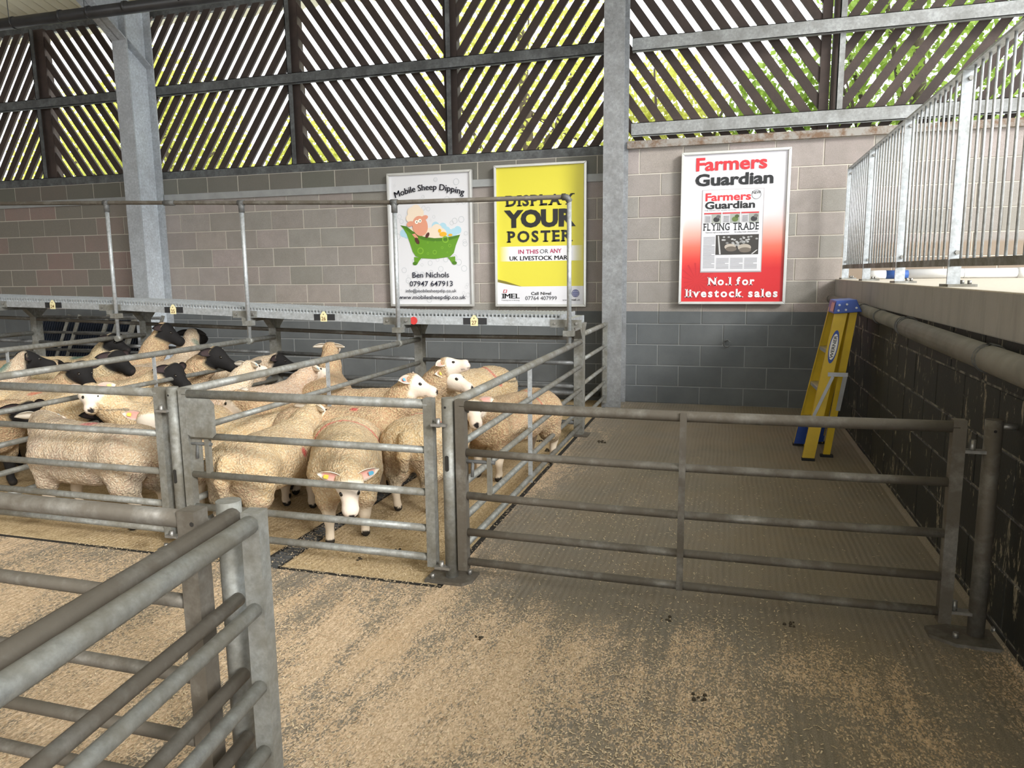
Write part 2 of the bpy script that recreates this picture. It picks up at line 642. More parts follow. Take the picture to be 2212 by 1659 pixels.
# right wall, face at x = 1.04 looking to -x
block_wall('wall_right', -2.0, 7.99, [0, .05, .275, .5, .725, .95, 1.16], lambda u, z: ((1.04 + .05, u, z), -math.pi / 2), 'black_wall', 'black_joint',
           MB().box((1.044, -8, 0), (1.16, 7.99, 1.16)), .1)
# raised platform slab
pl = struct(MB().box((1.03, -8, 1.145), (4.6, 8.0, 1.33)).build('floor_platform', 'slab', bevel=.006))
# steel lintels / girts on the back wall
struct(MB().box((-1.06, 7.955, 2.70), (3.9, 8.10, 2.775)).build('trim_1', 'rusty'))
tag(MB().box((-6.98, 7.975, 2.385), (-1.30, 8.0, 2.465)).build('cable_trunking', 'trunking'), 'long grey steel cable trunking fixed along the block wall', 'trunking')
tag(MB().box((-11.5, 7.975, 2.385), (-7.24, 8.0, 2.465)).build('cable_trunking', 'trunking'), 'grey cable trunking on the reddish block wall beyond the grey column', 'trunking')
tr = MB().tube([(-6.9, 7.86, .10), (-1.32, 7.86, .10)], .03).build('wall_rail', 'galv_dark')
tag(tr, 'low steel tube running along the foot of the back wall', 'rail')
# tether ring
rg = thing('tether_ring', (.007, 7.995, .675), 'small iron tether ring fixed on the dark painted block wall', 'ring')
MB().tube([(.007, 8.002, .70), (.007, 7.975, .70)], .012, 8).build('eye_bolt', 'galv_dark', rg)
MB().tube([(.007 + .036 * math.sin(k * .524), 7.972, .667 + .036 * math.cos(k * .524)) for k in range(13)], .006, 6).build('ring', 'galv_dark', rg)


# ------------------------------------------------------------------ steel columns
def column(xc, wd, yf, yb, label, haunch):
    c = thing('steel_column', (xc, (yf + yb) / 2, 0), label, 'column', 'steel columns of the back wall')
    zt = 4.75
    pw, pf = ('column_pale', 'column_lit_b') if xc < -5 else ('column_paint', 'column_paint_b')
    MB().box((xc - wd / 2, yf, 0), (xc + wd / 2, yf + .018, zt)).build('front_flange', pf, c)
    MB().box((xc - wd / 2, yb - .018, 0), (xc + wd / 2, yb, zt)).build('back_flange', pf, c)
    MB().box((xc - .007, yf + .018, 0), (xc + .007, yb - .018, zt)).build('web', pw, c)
    if haunch:
        for s in (-1, 1):
            a, b = sorted((xc + s * .008, xc + s * wd / 2))
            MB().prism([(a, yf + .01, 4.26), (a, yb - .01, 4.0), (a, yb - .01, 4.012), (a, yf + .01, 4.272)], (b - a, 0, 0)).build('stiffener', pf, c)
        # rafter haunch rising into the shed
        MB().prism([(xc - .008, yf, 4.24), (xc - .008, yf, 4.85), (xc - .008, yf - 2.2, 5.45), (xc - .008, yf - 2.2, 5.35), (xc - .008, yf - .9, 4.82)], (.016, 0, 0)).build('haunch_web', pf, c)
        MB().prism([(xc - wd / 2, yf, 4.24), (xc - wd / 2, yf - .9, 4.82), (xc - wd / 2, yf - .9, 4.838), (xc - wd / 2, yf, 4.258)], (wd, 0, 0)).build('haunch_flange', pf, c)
    return c


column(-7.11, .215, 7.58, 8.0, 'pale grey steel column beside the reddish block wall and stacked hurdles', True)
column(-1.155, .205, 7.62, 8.0, 'grey steel column between the yellow poster and the red and white poster', True)

# ------------------------------------------------------------------ louvre screens
SLAT_ANG = R(54.5)
YS = 8.20


def slat_panel(name, x0, x1, z0, z1, sgn, label, phase=0):
    pnl = thing(name, ((x0 + x1) / 2, YS, z0), label, 'louvre', 'timber louvre screens above the block wall')
    tx, tz = math.cos(SLAT_ANG) * sgn, math.sin(SLAT_ANG)
    wv = .086            # board width
    pitch = .178         # horizontal pitch
    n0 = int((x1 - x0 + (z1 - z0) / math.tan(SLAT_ANG)) / pitch) + 2
    hw = wv / 2 / math.sin(SLAT_ANG)
    for i in range(n0):
        # board centreline crosses z0 at xs
        if sgn > 0:
            xs = x1 - phase - i * pitch
        else:
            xs = x0 + phase + i * pitch
        poly = [(xs - hw, z0), (xs + hw, z0), (xs + hw + sgn * (z1 - z0) / math.tan(SLAT_ANG), z1), (xs - hw + sgn * (z1 - z0) / math.tan(SLAT_ANG), z1)]
        for edge, keep in ((x0, 1), (x1, -1)):
            out = []
            for q in range(len(poly)):
                A, B = poly[q], poly[(q + 1) % len(poly)]
                ia, ib = (A[0] - edge) * keep >= 0, (B[0] - edge) * keep >= 0
                if ia:
                    out.append(A)
                if ia != ib:
                    tt = (edge - A[0]) / (B[0] - A[0])
                    out.append((edge, A[1] + tt * (B[1] - A[1])))
            poly = out
            if len(poly) < 3:
                break
        if len(poly) < 3:
            continue
        MB().prism([(x, YS - .015, z) for x, z in poly], (0, .030, 0)).build('slat', 'timber', pnl)
    return pnl


ZB, ZT = 2.74, 4.70
slat_panel('louvre_screen', -11.0, -9.12, ZB, ZT, 1, 'brown diagonal louvre boards rising away from the leftmost wooden post', .03)
slat_panel('louvre_screen', -8.90, -7.26, ZB, ZT, -1, 'brown diagonal louvre boards between the wooden post and the pale grey column', .05)
slat_panel('louvre_screen', -7.25, -5.19, ZB, ZT, 1, 'brown diagonal louvre boards rising rightward beside the pale grey column', .02)
slat_panel('louvre_screen', -5.05, -3.17, ZB, ZT, -1, 'brown diagonal louvre boards with white sky behind, above the block wall', .07)
slat_panel('louvre_screen', -3.03, -1.21, ZB, ZT, 1, 'brown diagonal louvre boards rising rightward above the yellow poster', .10)
slat_panel('louvre_screen', -1.20, .82, ZB, ZT, -1, 'brown diagonal louvre boards falling rightward above the red and white poster', .12)
slat_panel('louvre_screen', 1.0, 3.9, ZB, ZT, 1, 'brown diagonal louvre boards with green leaves behind, above the platform railing', .05)
# vertical timber posts and steel mullions
for xa, xb, lab in ((-9.12, -8.90, 'dark wooden upright in the louvre beyond the pale grey column'), (-5.20, -5.04, 'dark wooden upright between louvres beside the whitest sky'),
                    (-3.18, -3.02, 'dark wooden upright between louvres above the bath poster'), (.81, .90, 'dark wooden upright in the louvre above the red and white poster'),
                    (.92, 1.01, 'dark wooden upright in the louvre nearest the platform railing')):
    tag(MB().box((xa, 8.17, ZB - .02), (xb, 8.28, ZT + .02)).build('louvre_post', 'timber'), lab, 'post', 'wooden louvre uprights')
for xa, za, zb, lab in ((-9.02, 2.74, 4.7, 'slim steel angle in front of the farthest wooden louvre upright'), (-5.13, 2.74, 4.7, 'slim steel angle upright left of the white sky louvre'),
                        (-3.10, 2.74, 4.7, 'slim steel angle upright above the bath poster'), (.99, 2.93, 4.7, 'slim steel angle upright hanging over the right block wall')):
    mu = MB().box((xa - .03, 8.09, za), (xa + .03, 8.098, zb)).box((xa - .03, 8.09, za), (xa - .022, 8.15, zb)).build('steel_mullion', 'girt_steel' if xa < 0 else 'girt_light')
    tag(mu, lab, 'mullion', 'steel mullions of the louvre wall')


def girt(x0, x1, z, hgt, label, mat, y=8.03):
    mb = MB()
    mb.box((x0, y, z - hgt / 2), (x1, y + .006, z + hgt / 2))
    mb.box((x0, y, z + hgt / 2 - .006), (x1, y + .07, z + hgt / 2))
    mb.box((x0, y, z - hgt / 2), (x1, y + .07, z - hgt / 2 + .006))
    tag(mb.build('sheeting_rail', mat), label, 'girt', 'steel sheeting rails of the louvre wall')


girt(-11.5, -7.22, 3.74, .115, 'dark steel sheeting rail crossing the louvre beyond the pale column', 'girt_steel')
girt(-11.5, -7.22, 2.71, .12, 'dark steel sill rail over the reddish block wall', 'girt_steel')
girt(-7.03, -1.26, 3.75, .115, 'dark steel sheeting rail crossing three louvres between the columns', 'girt_steel')
girt(-7.03, -1.26, 2.70, .12, 'dark steel sill rail over the wall with two posters', 'girt_steel')
girt(-1.03, 3.9, 3.75, .13, 'grey steel sheeting rail high over the red and white poster', 'girt_light')
girt(-1.03, 3.9, 2.905, .13, 'grey steel sheeting rail low over the red and white poster', 'girt_light')

# ------------------------------------------------------------------ roof edge and pipes
roof = struct(bpy.data.objects.new('ceiling', None))
COL.objects.link(roof)


def roof_z(y):
    return 4.76 + (8.7 - y) * .255


for i in range(15):  # beyond the back edge the roof is unseen, its reach set to limit sky light
    x0 = -12 + i * 1.02
    vs, fs = [], []
    for k in range(25):
        xx, dz = x0 + k * 1.02 / 24, .022 * math.cos(k * math.pi / 2)
        vs += [(xx, 8.7, roof_z(8.7) + dz), (xx, -2.5, roof_z(-2.5) + dz), (xx, -13.5, 4.8 + dz)]
    for k in range(24):
        fs.append((3 * k, 3 * k + 3, 3 * k + 4, 3 * k + 1))
        fs.append((3 * k + 1, 3 * k + 4, 3 * k + 5, 3 * k + 2))
    MB().add(vs, fs).build('roof_sheet', 'roof', roof)
for y in (8.25, 6.9, 5.4, 3.9, 2.4, .9, -.6, -2.1):
    z = roof_z(y) - .03
    MB().box((-12, y - .03, z - .16), (3.3, y + .03, z)).build('purlin', 'girt_steel', roof)
struct(MB().box((-12.2, -13.5, 0), (-12, 8.4, 7.6)).build('light_blocker_left', 'block'))  # unseen wall, added to hold back sky light from the left
gp = thing('overhead_pipe', (-8, 7.0, 4.36), 'black plastic pipe hung under the roof across the pale column', 'pipe')
MB().tube([(-11.5, 7.0, 4.37), (-3.9, 7.0, 4.33)], .062, 16).build('pipe', 'dark_pipe', gp)
for x in (-8.05, -7.35, -6.95, -6.45, -5.7):
    MB().tube([(x, 7.0, 4.352), (x + .035, 7.0, 4.352)], .068, 16).build('collar', 'dark_pipe', gp)
for x in (-8.1, -7.0):
    MB().tube([(x, 7.0, 4.4), (x, 7.0, 5.08)], .005, 6).build('hanger_rod', 'girt_steel', gp)
tag(MB().tube([(-11.5, 6.5, 4.60), (-5.5, 6.5, 4.56)], .035, 12).build('roof_conduit', 'dark_pipe'), 'thin dark conduit above the black roof pipe', 'pipe')


# ------------------------------------------------------------------ trees outside
def tree(x, y, h, rad, nleaf, mat, label):
    tr = thing('tree', (x, y, -.3), label, 'tree', 'trees outside behind the louvres')
    MB().tube([(x, y, -.3), (x + .1, y, h * .45), (x - .05, y + .1, h * .8)], [.16, .12, .05], 8).build('trunk', 'bark', tr)
    mb = MB()
    for k in range(7):
        a = rng.uniform(0, 6.28)
        q = Vector((x + rad * .8 * math.cos(a), y + rad * .6 * math.sin(a), h * rng.uniform(.35, .95)))
        mb.tube([(x, y, h * rng.uniform(.2, .6)), q], [.05, .012], 5)
    mb.build('branches', 'bark', tr)
    d = rng.normal(size=(nleaf, 3))
    d /= np.linalg.norm(d, axis=1)[:, None]
    rr = rng.uniform(.35, 1, nleaf) ** .6
    c = np.stack([x + d[:, 0] * rr * rad, y + d[:, 1] * rr * rad * .6, h * .55 + d[:, 2] * rr * h * .48], 1)
    n = rng.normal(size=(nleaf, 3))
    n /= np.linalg.norm(n, axis=1)[:, None]
    tt = np.cross(n, rng.normal(size=(nleaf, 3)))
    tt /= np.linalg.norm(tt, axis=1)[:, None]
    b = np.cross(n, tt)
    s = rng.uniform(.035, .075, nleaf)[:, None]
    v = np.stack([c + tt * s, c + b * s * .55, c - tt * s, c - b * s * .55], 1).reshape(-1, 3)
    me = bpy.data.meshes.new('foliage')
    me.from_pydata((v - np.array((x, y, -.3))).tolist(), [], np.arange(nleaf * 4).reshape(-1, 4).tolist())
    me.materials.append(MATS[mat])
    o = bpy.data.objects.new('foliage', me)
    COL.objects.link(o)
    o.parent = tr
    o['kind'] = 'stuff'


tree(-12.6, 12.0, 5.0, 1.6, 9000, 'leaf_lime', 'yellow green tree seen through the louvre beyond the pale column')
tree(-9.7, 11.2, 5.3, 1.75, 13000, 'leaf_lime', 'yellow green tree seen through the slats beside the pale column')
tree(-6.9, 11.4, 4.1, 1.1, 7000, 'leaf_lime', 'low yellow green tree seen low behind the rightward louvre boards')
tree(-3.1, 11.2, 6.6, 1.75, 9000, 'leaf_lime', 'lime green tree seen through the louvre above the yellow poster')
tree(-.9, 10.6, 4.3, 1.1, 6000, 'leaf_lime', 'lime green bush seen through louvres beside the grey middle column')
tree(.55, 10.4, 4.15, .9, 5000, 'leaf_green', 'green tree seen low through the louvre above the red and white poster')
tree(2.1, 10.3, 6.2, 1.3, 9000, 'leaf_green', 'tall green tree seen through the louvre above the platform railing')
tree(4.8, 10.6, 6.4, 1.3, 5000, 'leaf_green', 'green tree growing beyond the platform end of the louvres')

# ------------------------------------------------------------------ gates, fences, posts
RZ = [.832, .616, .413, .238, .095]


def rails(parent, p0, p1, zs, mat, r0=.023, r=.018, sag=0):
    p0, p1 = Vector(p0), Vector(p1)
    for i, z in enumerate(zs):
        n = 6 if sag else 1
        pts = []
        for k in range(n + 1):
            t = k / n
            q = p0.lerp(p1, t)
            pts.append((q.x, q.y, z - sag * (.5 + .5 * ((i * 7) % 3) / 2) * math.sin(math.pi * t)))
        MB().tube(pts, r0 if i == 0 else r, 12).build('rail', mat, parent)


def gate(p0, p1, label, mat='galv', group='front gates of the sheep pens', z0=.055, z1=.86, w=.045, zs=RZ, sag=0, cat='gate', name='pen_gate'):
    p0, p1 = Vector((*p0, 0)), Vector((*p1, 0))
    d = (p1 - p0).normalized()
    g = thing(name, (p0.x, p0.y, 0), label, cat, group)
    rails(g, p0 + d * w / 2, p1 - d * w / 2, zs, mat, sag=sag)
    for q in (p0 + d * w / 2, p1 - d * w / 2):
        MB().beam((q.x, q.y, z0), (q.x, q.y, z1), w, w, up=(-d.y, d.x, 0)).build('end_post', mat, g)
    return g


def round_post(x, y, label, r=.03, mat='galv', h=.865, plate=None):
    p = thing('gate_post', (x, y, 0), label, 'post', 'round gate posts')
    MB().tube([(x, y, .012), (x, y, h)], r, 20).build('tube', mat, p)
    bp_ = MB().prism(plate or [(x - .11, y - .075, 0), (x + .075, y - .075, 0), (x + .11, y - .03, 0), (x + .11, y + .075, 0), (x - .11, y + .075, 0)], (0, 0, .014)).build('base_plate', 'galv_dirty', p)
    for dx, dy in ((-.08, -.045), (.075, .04)):
        MB().tube([(x + dx, y + dy, .01), (x + dx, y + dy, .035)], .011, 6).build('bolt', 'bolt_steel', bp_)
    MB().tube([(x - .003, y - r - .0006, h - .04), (x - .003, y - r + .004, h - .04)], .0055, 10).build('pin_hole', 'dark_gap', p)
    return p


def slot(parent, x, y, z):
    pts = [(x + .009 * math.cos(a), y, z + (.028 if math.sin(a) > 0 else -.028) + .009 * math.sin(a)) for a in [k * math.pi / 8 for k in range(16)]]
    MB().prism(pts, (0, .006, 0)).build('latch_slot', 'dark_gap', parent)


def hinge(parent, x, y, z, s=1):
    hp_ = MB().box((x - .03 * s if s > 0 else x - .045, y - .03, z - .006), (x + .045 if s > 0 else x + .03, y + .01, z + .006)).build('hinge_plate', 'bolt_steel', parent)
    MB().tube([(x, y - .012, z - .012), (x, y - .012, z + .028)], .012, 8).build('hinge_pin', 'bolt_steel', hp_)


YF = 3.05
# front row
g = gate((-4.15, YF), (-2.775, YF), 'galvanised pen gate in front of the sheep with the spread ears', 'galv')
hinge(g, -2.765, YF - .02, .745)
hinge(g, -2.765, YF - .02, .075)
pst = round_post(-2.715, YF, 'round steel gate post beside the square blank metal plate')
slot(pst, -2.715, YF - .0325, .40)
g = gate((-2.665, YF), (-1.275, YF), 'galvanised pen gate with a square blank metal plate', 'galv')
hinge(g, -1.243, YF - .02, .745)
hinge(g, -1.243, YF - .02, .065)
mb = MB().prism([(-2.625, YF - .026, .63), (-2.60, YF - .026, .615), (-2.47, YF - .026, .615), (-2.45, YF - .026, .635), (-2.45, YF - .026, .79), (-2.475, YF - .026, .815), (-2.625, YF - .026, .815)], (0, .004, 0))
mb.build('sign_plate', 'galv', g)
lb = MB().tube([(-2.70, YF, .575), (-2.50, YF, .575)], .009, 8).build('latch_bolt', 'galv_dark', g)
MB().tube([(-2.585, YF, .575), (-2.585, YF - .01, .50)], .008, 8).build('latch_handle', 'galv_dark', lb)
MB().box((-2.535, YF - .012, .415), (-2.51, YF + .012, .612)).build('latch_bar', 'galv', g)
MB().box((-2.62, YF - .004, .42), (-2.56, YF + .004, .612)).build('latch_plate', 'galv', g)
pst = round_post(-1.205, YF, 'round steel gate post at the corner of the sheep pen and open alley')
slot(pst, -1.205, YF - .0325, .565)
g = gate((-1.165, YF), (.872, YF), 'wide galvanised gate closing the empty alley beside the black wall', 'galv_dirty', sag=.012)
MB().box((-.172, YF - .03, .075), (-.145, YF - .018, .845)).build('brace_bar', 'galv_dirty', g)
lb = MB().tube([(-1.15, YF, .575), (-.985, YF, .575)], .009, 8).build('latch_bolt', 'galv_dark', g)
MB().tube([(-1.09, YF, .575), (-1.09, YF - .012, .505)], .008, 8).build('latch_handle', 'galv_dark', lb)
MB().box((-1.02, YF - .01, .415), (-1.0, YF + .01, .612)).build('latch_bar', 'galv', g)
MB().box((.865, YF - .02, .735), (.95, YF + .02, .747)).build('hinge_plate', 'bolt_steel', g)
MB().tube([(.90, YF, .73), (.90, YF, .785)], .012, 8).build('hinge_pin', 'bolt_steel', g)
MB().box((.865, YF - .02, .095), (.95, YF + .02, .107)).build('hinge_plate', 'bolt_steel', g)
MB().tube([(.885, YF, .10), (.885, YF, .145)], .011, 6).build('hinge_pin', 'bolt_steel', g)
px, py = .965, YF
pst = round_post(px, py, 'brown stained round steel post standing against the black wall', mat='galv_dirty',
                 plate=[(px - .17, py - .04, 0), (px - .09, py - .10, 0), (px + .07, py - .105, 0), (px + .07, py + .06, 0), (px - .08, py + .07, 0), (px - .17, py + .03, 0)])
MB().tube([(px + .02, py, .84), (1.04, py, .84)], .012, 8).build('wall_bolt', 'bolt_steel', pst)

# dividers between the pens (depth direction)
YB = 6.20
DX = [-1.205, -2.715, -4.245, -5.80, -7.30]
dl = ['galvanised tube divider along the open alley side of the sheep pens', 'galvanised tube divider between the white faced sheep pens', 'galvanised tube divider between the white faced and black faced sheep',
      'galvanised tube divider running behind the black faced sheep', 'far galvanised tube divider near the leaning hurdles']
for i, x in enumerate(DX):
    y0 = YF + .032 if i < 2 else YF - .1
    dv = thing('pen_divider', (x, y0, 0), dl[i], 'fence', 'tube dividers between the sheep pens')
    rails(dv, (x, y0, 0), (x, YB - .02, 0), RZ if i < 3 else RZ[:3], 'galv')
    if i < 4:
        ym = {0: 4.49, 1: 4.57, 2: 4.60, 3: 4.66}[i]
        MB().beam((x, ym, .06), (x, ym, .83), .028, .008, up=(0, 1, 0)).build('brace_bar', 'galv_clean', dv)
# back row: posts carrying the walkway


WX = [-9.2, -7.27, -5.78, -4.96, -3.757, -2.79, -1.9, -1.22]
WZ = [1.25, 1.196, 1.164, 1.132, 1.087, 1.057, 1.052, 1.046]


def walk_z(x):
    return float(np.interp(x, WX, WZ))


for i, x in enumerate([-1.225, -2.725, -4.27, -5.82, -7.28]):
    zt = walk_z(x) - .065
    bp = thing('fence_post', (x, YB, 0), ['angle steel post at the open end of the walkway', 'angle steel post under the red spotted walkway beam', 'angle steel post under the walkway left of the bath poster',
                                          'angle steel post standing before the pale grey column', 'angle steel post in front of the leaning hurdles'][i], 'post', 'posts under the raised walkway')
    mb = MB().box((x - .04, YB - .008, .012), (x + .04, YB, zt)).box((x + .032, YB, .012), (x + .04, YB + .07, zt))
    mb.build('angle_post', 'galv', bp)
    MB().box((x - .09, YB - .06, 0), (x + .09, YB + .10, .012)).build('base_plate', 'galv_dirty', bp)
for a, b, lab in ((-2.685, -1.265, 'back rails of the sheep pen below the yellow poster'), (-4.23, -2.765, 'back rails of the sheep pen below the bath poster'),
                  (-5.78, -4.31, 'back rails behind the black faced sheep'), (-7.24, -5.86, 'back rails in front of the leaning hurdles'), (-9.0, -7.32, 'farthest back rails beyond the leaning hurdles')):
    rf = thing('rail_fence', ((a + b) / 2, YB, 0), lab, 'fence', 'back rails of the sheep pens')
    sl_ = .03 if a < -3 else 0
    for z in (.862, .642, .436, .25, .115):
        za = z + .027 * max(0, -2.7 - a) * (z / .86)
        zb = z + .027 * max(0, -2.7 - b) * (z / .86)
        MB().tube([(a - .03, YB + .012, za), (b + .03, YB + .012, zb)], .019, 10).build('rail', 'galv_dark' if z < .8 else 'galv_dirty', rf)
g = gate((-1.215, 6.29), (-1.215, 7.60), 'short galvanised gate between the walkway post and the grey column', 'galv', zs=[.885, .66, .44, .28, .125], z1=.90)

# walkway
wk = thing('raised_walkway', (-5, 6.0, 0), 'raised galvanised catwalk with serrated grating behind the sheep', 'walkway')
XL = -9.2


def beam_x(y, x0, x1, dz0, dz1, th):
    xs = [x0] + [q for q in WX if x0 < q < x1] + [x1]
    mb = MB()
    for a, b in zip(xs[:-1], xs[1:]):
        za, zb = walk_z(a), walk_z(b)
        mb.prism([(a, y, za + dz0), (b, y, zb + dz0), (b, y, zb + dz1), (a, y, za + dz1)], (0, th, 0))
    return mb


beam_x(5.83, XL, -1.28, -.06, 0, .008).build('front_beam', 'galv_clean', wk)
beam_x(6.42, XL, -1.22, -.06, 0, .008).build('back_beam', 'galv_clean', wk)
mb = MB()
x = XL
while x < -1.29:
    z = walk_z(x)
    mb.add([(x, 5.835, z - .02), (x, 6.42, z - .02), (x, 6.42, z + .037), (x, 5.835, z + .037), (x + .012, 5.835, z + .037), (x + .012, 6.42, z + .037), (x + .012, 6.42, z - .02), (x + .012, 5.835, z - .02)],
           [(0, 3, 2, 1), (3, 4, 5, 2), (4, 7, 6, 5), (0, 7, 4, 3)])
    x += .034
mb.build('grating_bars', 'galv_clean', wk)['kind'] = 'stuff'
mb = MB()
for y in (5.84, 5.95, 6.06, 6.17, 6.28, 6.39):
    t_ = beam_x(y, XL, -1.3, -.01, .012, .006)
    mb.add(t_.v, t_.f)
mb.build('bearing_bars', 'galv_clean', wk)
beam_x(5.83, -1.285, -1.225, -.06, .0, .6).build('end_plate', 'galv_clean', wk)
for x in [-1.225, -2.725, -4.27, -5.82, -7.28]:
    z = walk_z(x)
    br = MB().prism([(x - .035, 5.78, z - .06), (x - .035, 6.40, z - .06), (x - .035, 6.26, z - .19), (x - .035, 6.19, z - .19), (x - .035, 6.10, z - .10), (x - .035, 5.78, z - .10)], (.07, 0, 0)).build('bracket', 'galv', wk)
    sp2 = MB().box((x - .16, 5.82, z - .066), (x + .10, 5.829, z - .003)).build('splice_plate', 'galv', wk)
    for dx in (-.12, .06):
        MB().tube([(x + dx, 5.822, z - .032), (x + dx, 5.808, z - .032)], .011, 6).build('bolt', 'bolt_steel', sp2)

# handrail of the walkway
HR = thing('walkway_handrail', (-4, 5.76, .86), 'tubular handrail on tall standards along the catwalk', 'handrail')


def hand_z(x):
    return float(np.interp(x, [-8.6, -7.04, -5.71, -4.23, -2.72, -1.22], [2.215, 2.169, 2.129, 2.074, 2.022, 2.009]))


SX = [-1.215, -2.715, -4.215, -5.715, -7.3]
MB().tube([(q, 5.76, hand_z(q)) for q in (-8.6, -7.04, -5.71, -4.23, -2.72, -1.235)], .0185, 12).build('top_rail', 'galv_dirty', HR)
for i, x in enumerate(SX):
    z1 = hand_z(x)
    MB().tube([(x, 5.76, .845), (x, 5.76, z1 - .02)], .0185, 12).build('standard', 'galv_clean', HR)
    if i:
        MB().tube([(x, 5.76, z1 - .085), (x, 5.76, z1 + .012)], .026, 12).tube([(x - .03, 5.76, z1), (x + .03, 5.76, z1)], .026, 12).build('tee_fitting', 'galv_dark', HR)
    else:
        MB().tube([(x - .055, 5.76, z1), (x - .02, 5.76, z1 - .004), (x, 5.76, z1 - .03), (x, 5.76, z1 - .085)], .026, 12).build('elbow_fitting', 'galv_dark', HR)
    MB().box((x - .045, 5.725, walk_z(x) - .13), (x + .04, 5.80, walk_z(x) - .085)).build('clamp', 'galv', HR)
    MB().tube([(x, 5.735, .832), (x, 5.785, .832)], .03, 12).build('foot_saddle', 'galv', HR)
MB().tube([(-5.05, 5.76, hand_z(-5.0)), (-4.93, 5.76, hand_z(-4.9))], .025, 12).build('sleeve_fitting', 'galv_dark', HR)

# ------------------------------------------------------------------ text helper
def text_mesh(body, bold=0.0):
    cu = bpy.data.curves.new('t', 'FONT')
    cu.body = body
    cu.offset = bold
    cu.resolution_u = 3
    cu.fill_mode = 'FRONT'
    ob = bpy.data.objects.new('t', cu)
    COL.objects.link(ob)
    dg = bpy.context.evaluated_depsgraph_get()
    me = bpy.data.meshes.new_from_object(ob.evaluated_get(dg))
    v = [(a.co.x, a.co.y) for a in me.vertices]
    f = [tuple(q.vertices) for q in me.polygons]
    bpy.data.objects.remove(ob)
    bpy.data.curves.remove(cu)
    bpy.data.meshes.remove(me)
    return v, f


CAPH = None


def line(body, u0, u1, base, cap, bold=0.0, slab=False, arc=0.0):
    """lettering fitted to [u0,u1], standing on `base` with cap height `cap`"""
    global CAPH
    if CAPH is None:
        v, f = text_mesh('H')
        CAPH = max(a[1] for a in v)
    V, F = [], []
    if not slab:
        V, F = text_mesh(body, bold)
        V = [(a, b) for a, b in V]
    else:
        ST = {'I': 'LRtb', 'P': 'lb', 'D': 'l', 'L': 'lt', 'Y': 'TTB', 'T': 'B', 'E': 'l', 'R': 'lrb', 'A': 'lrb', 'N': 'ltrb', 'F': 'lb', 'i': 'Bb', 'l': 'Bt', 'r': 'lbT', 'f': 'B', 'v': 'TT', '1': 'B', 'k': 'lrb', 'H': 'x'}
        x = 0
        for ch in body:
            if ch == ' ':
                x += .34
                continue
            v, f = text_mesh(ch, bold)
            xa, xb = min(a[0] for a in v), max(a[0] for a in v)
            ya, yb = min(a[1] for a in v), max(a[1] for a in v)
            pad = .045
            o = len(V)
            V += [(a - xa + x + pad, b) for a, b in v]
            F += [tuple(i + o for i in q) for q in f]
            wch = xb - xa
            bars = []
            h_ = .075
            c0, c1 = x + pad, x + pad + wch
            if ch in 'PDLERFNAk' or ch in 'hn':
                bars.append((c0 - .07, c0 + .17 + bold, 'b'))
            if ch in 'RANk':
                bars.append((c1 - .16, c1 + .07, 'b'))
            if ch in 'PDLERFN':
                bars.append((c0 - .07, c0 + .1, 't'))
            if ch in 'YTIilf1r':
                mid = (c0 + c1) / 2 if ch in 'YTIil1' else c0 + .07
                bars.append((mid - .17, mid + .17, 'b'))
            if ch in 'YN':
                bars.append((c1 - .12, c1 + .07, 't'))
            if ch in 'YA':
                bars.append((c0 - .07, c0 + .14, 't' if ch == 'Y' else 'b'))
            if ch == 'I':
                mid = (c0 + c1) / 2
                bars.append((mid - .17, mid + .17, 't'))
            if ch in 'vil1':
                bars.append((c0 - .08, c0 + .08, 'm' if ch != 'l' and ch != '1' else 't'))
                if ch == 'v':
                    bars.append((c1 - .1, c1 + .08, 'm'))
            for a, b, w_ in bars:
                z_ = {'b': ya, 't': yb - h_, 'm': .43}[w_]
                o = len(V)
                V += [(a, z_), (b, z_), (b, z_ + h_), (a, z_ + h_)]
                F.append((o, o + 1, o + 2, o + 3))
            x += wch + 2 * pad + .05
    xa, xb = min(a[0] for a in V), max(a[0] for a in V)
    s = (u1 - u0) / (xb - xa)
    k = cap / CAPH
    out = []
    for a, b in V:
        uu = u0 + (a - xa) * s
        vv = base + b * k
        if arc:
            t_ = (uu - (u0 + u1) / 2) / ((u1 - u0) / 2)
            vv += arc * (1 - t_ * t_)
            uu += (b * k) * (2 * arc * t_ / ((u1 - u0) / 2)) * .8
        out.append((uu, vv))
    return out, F


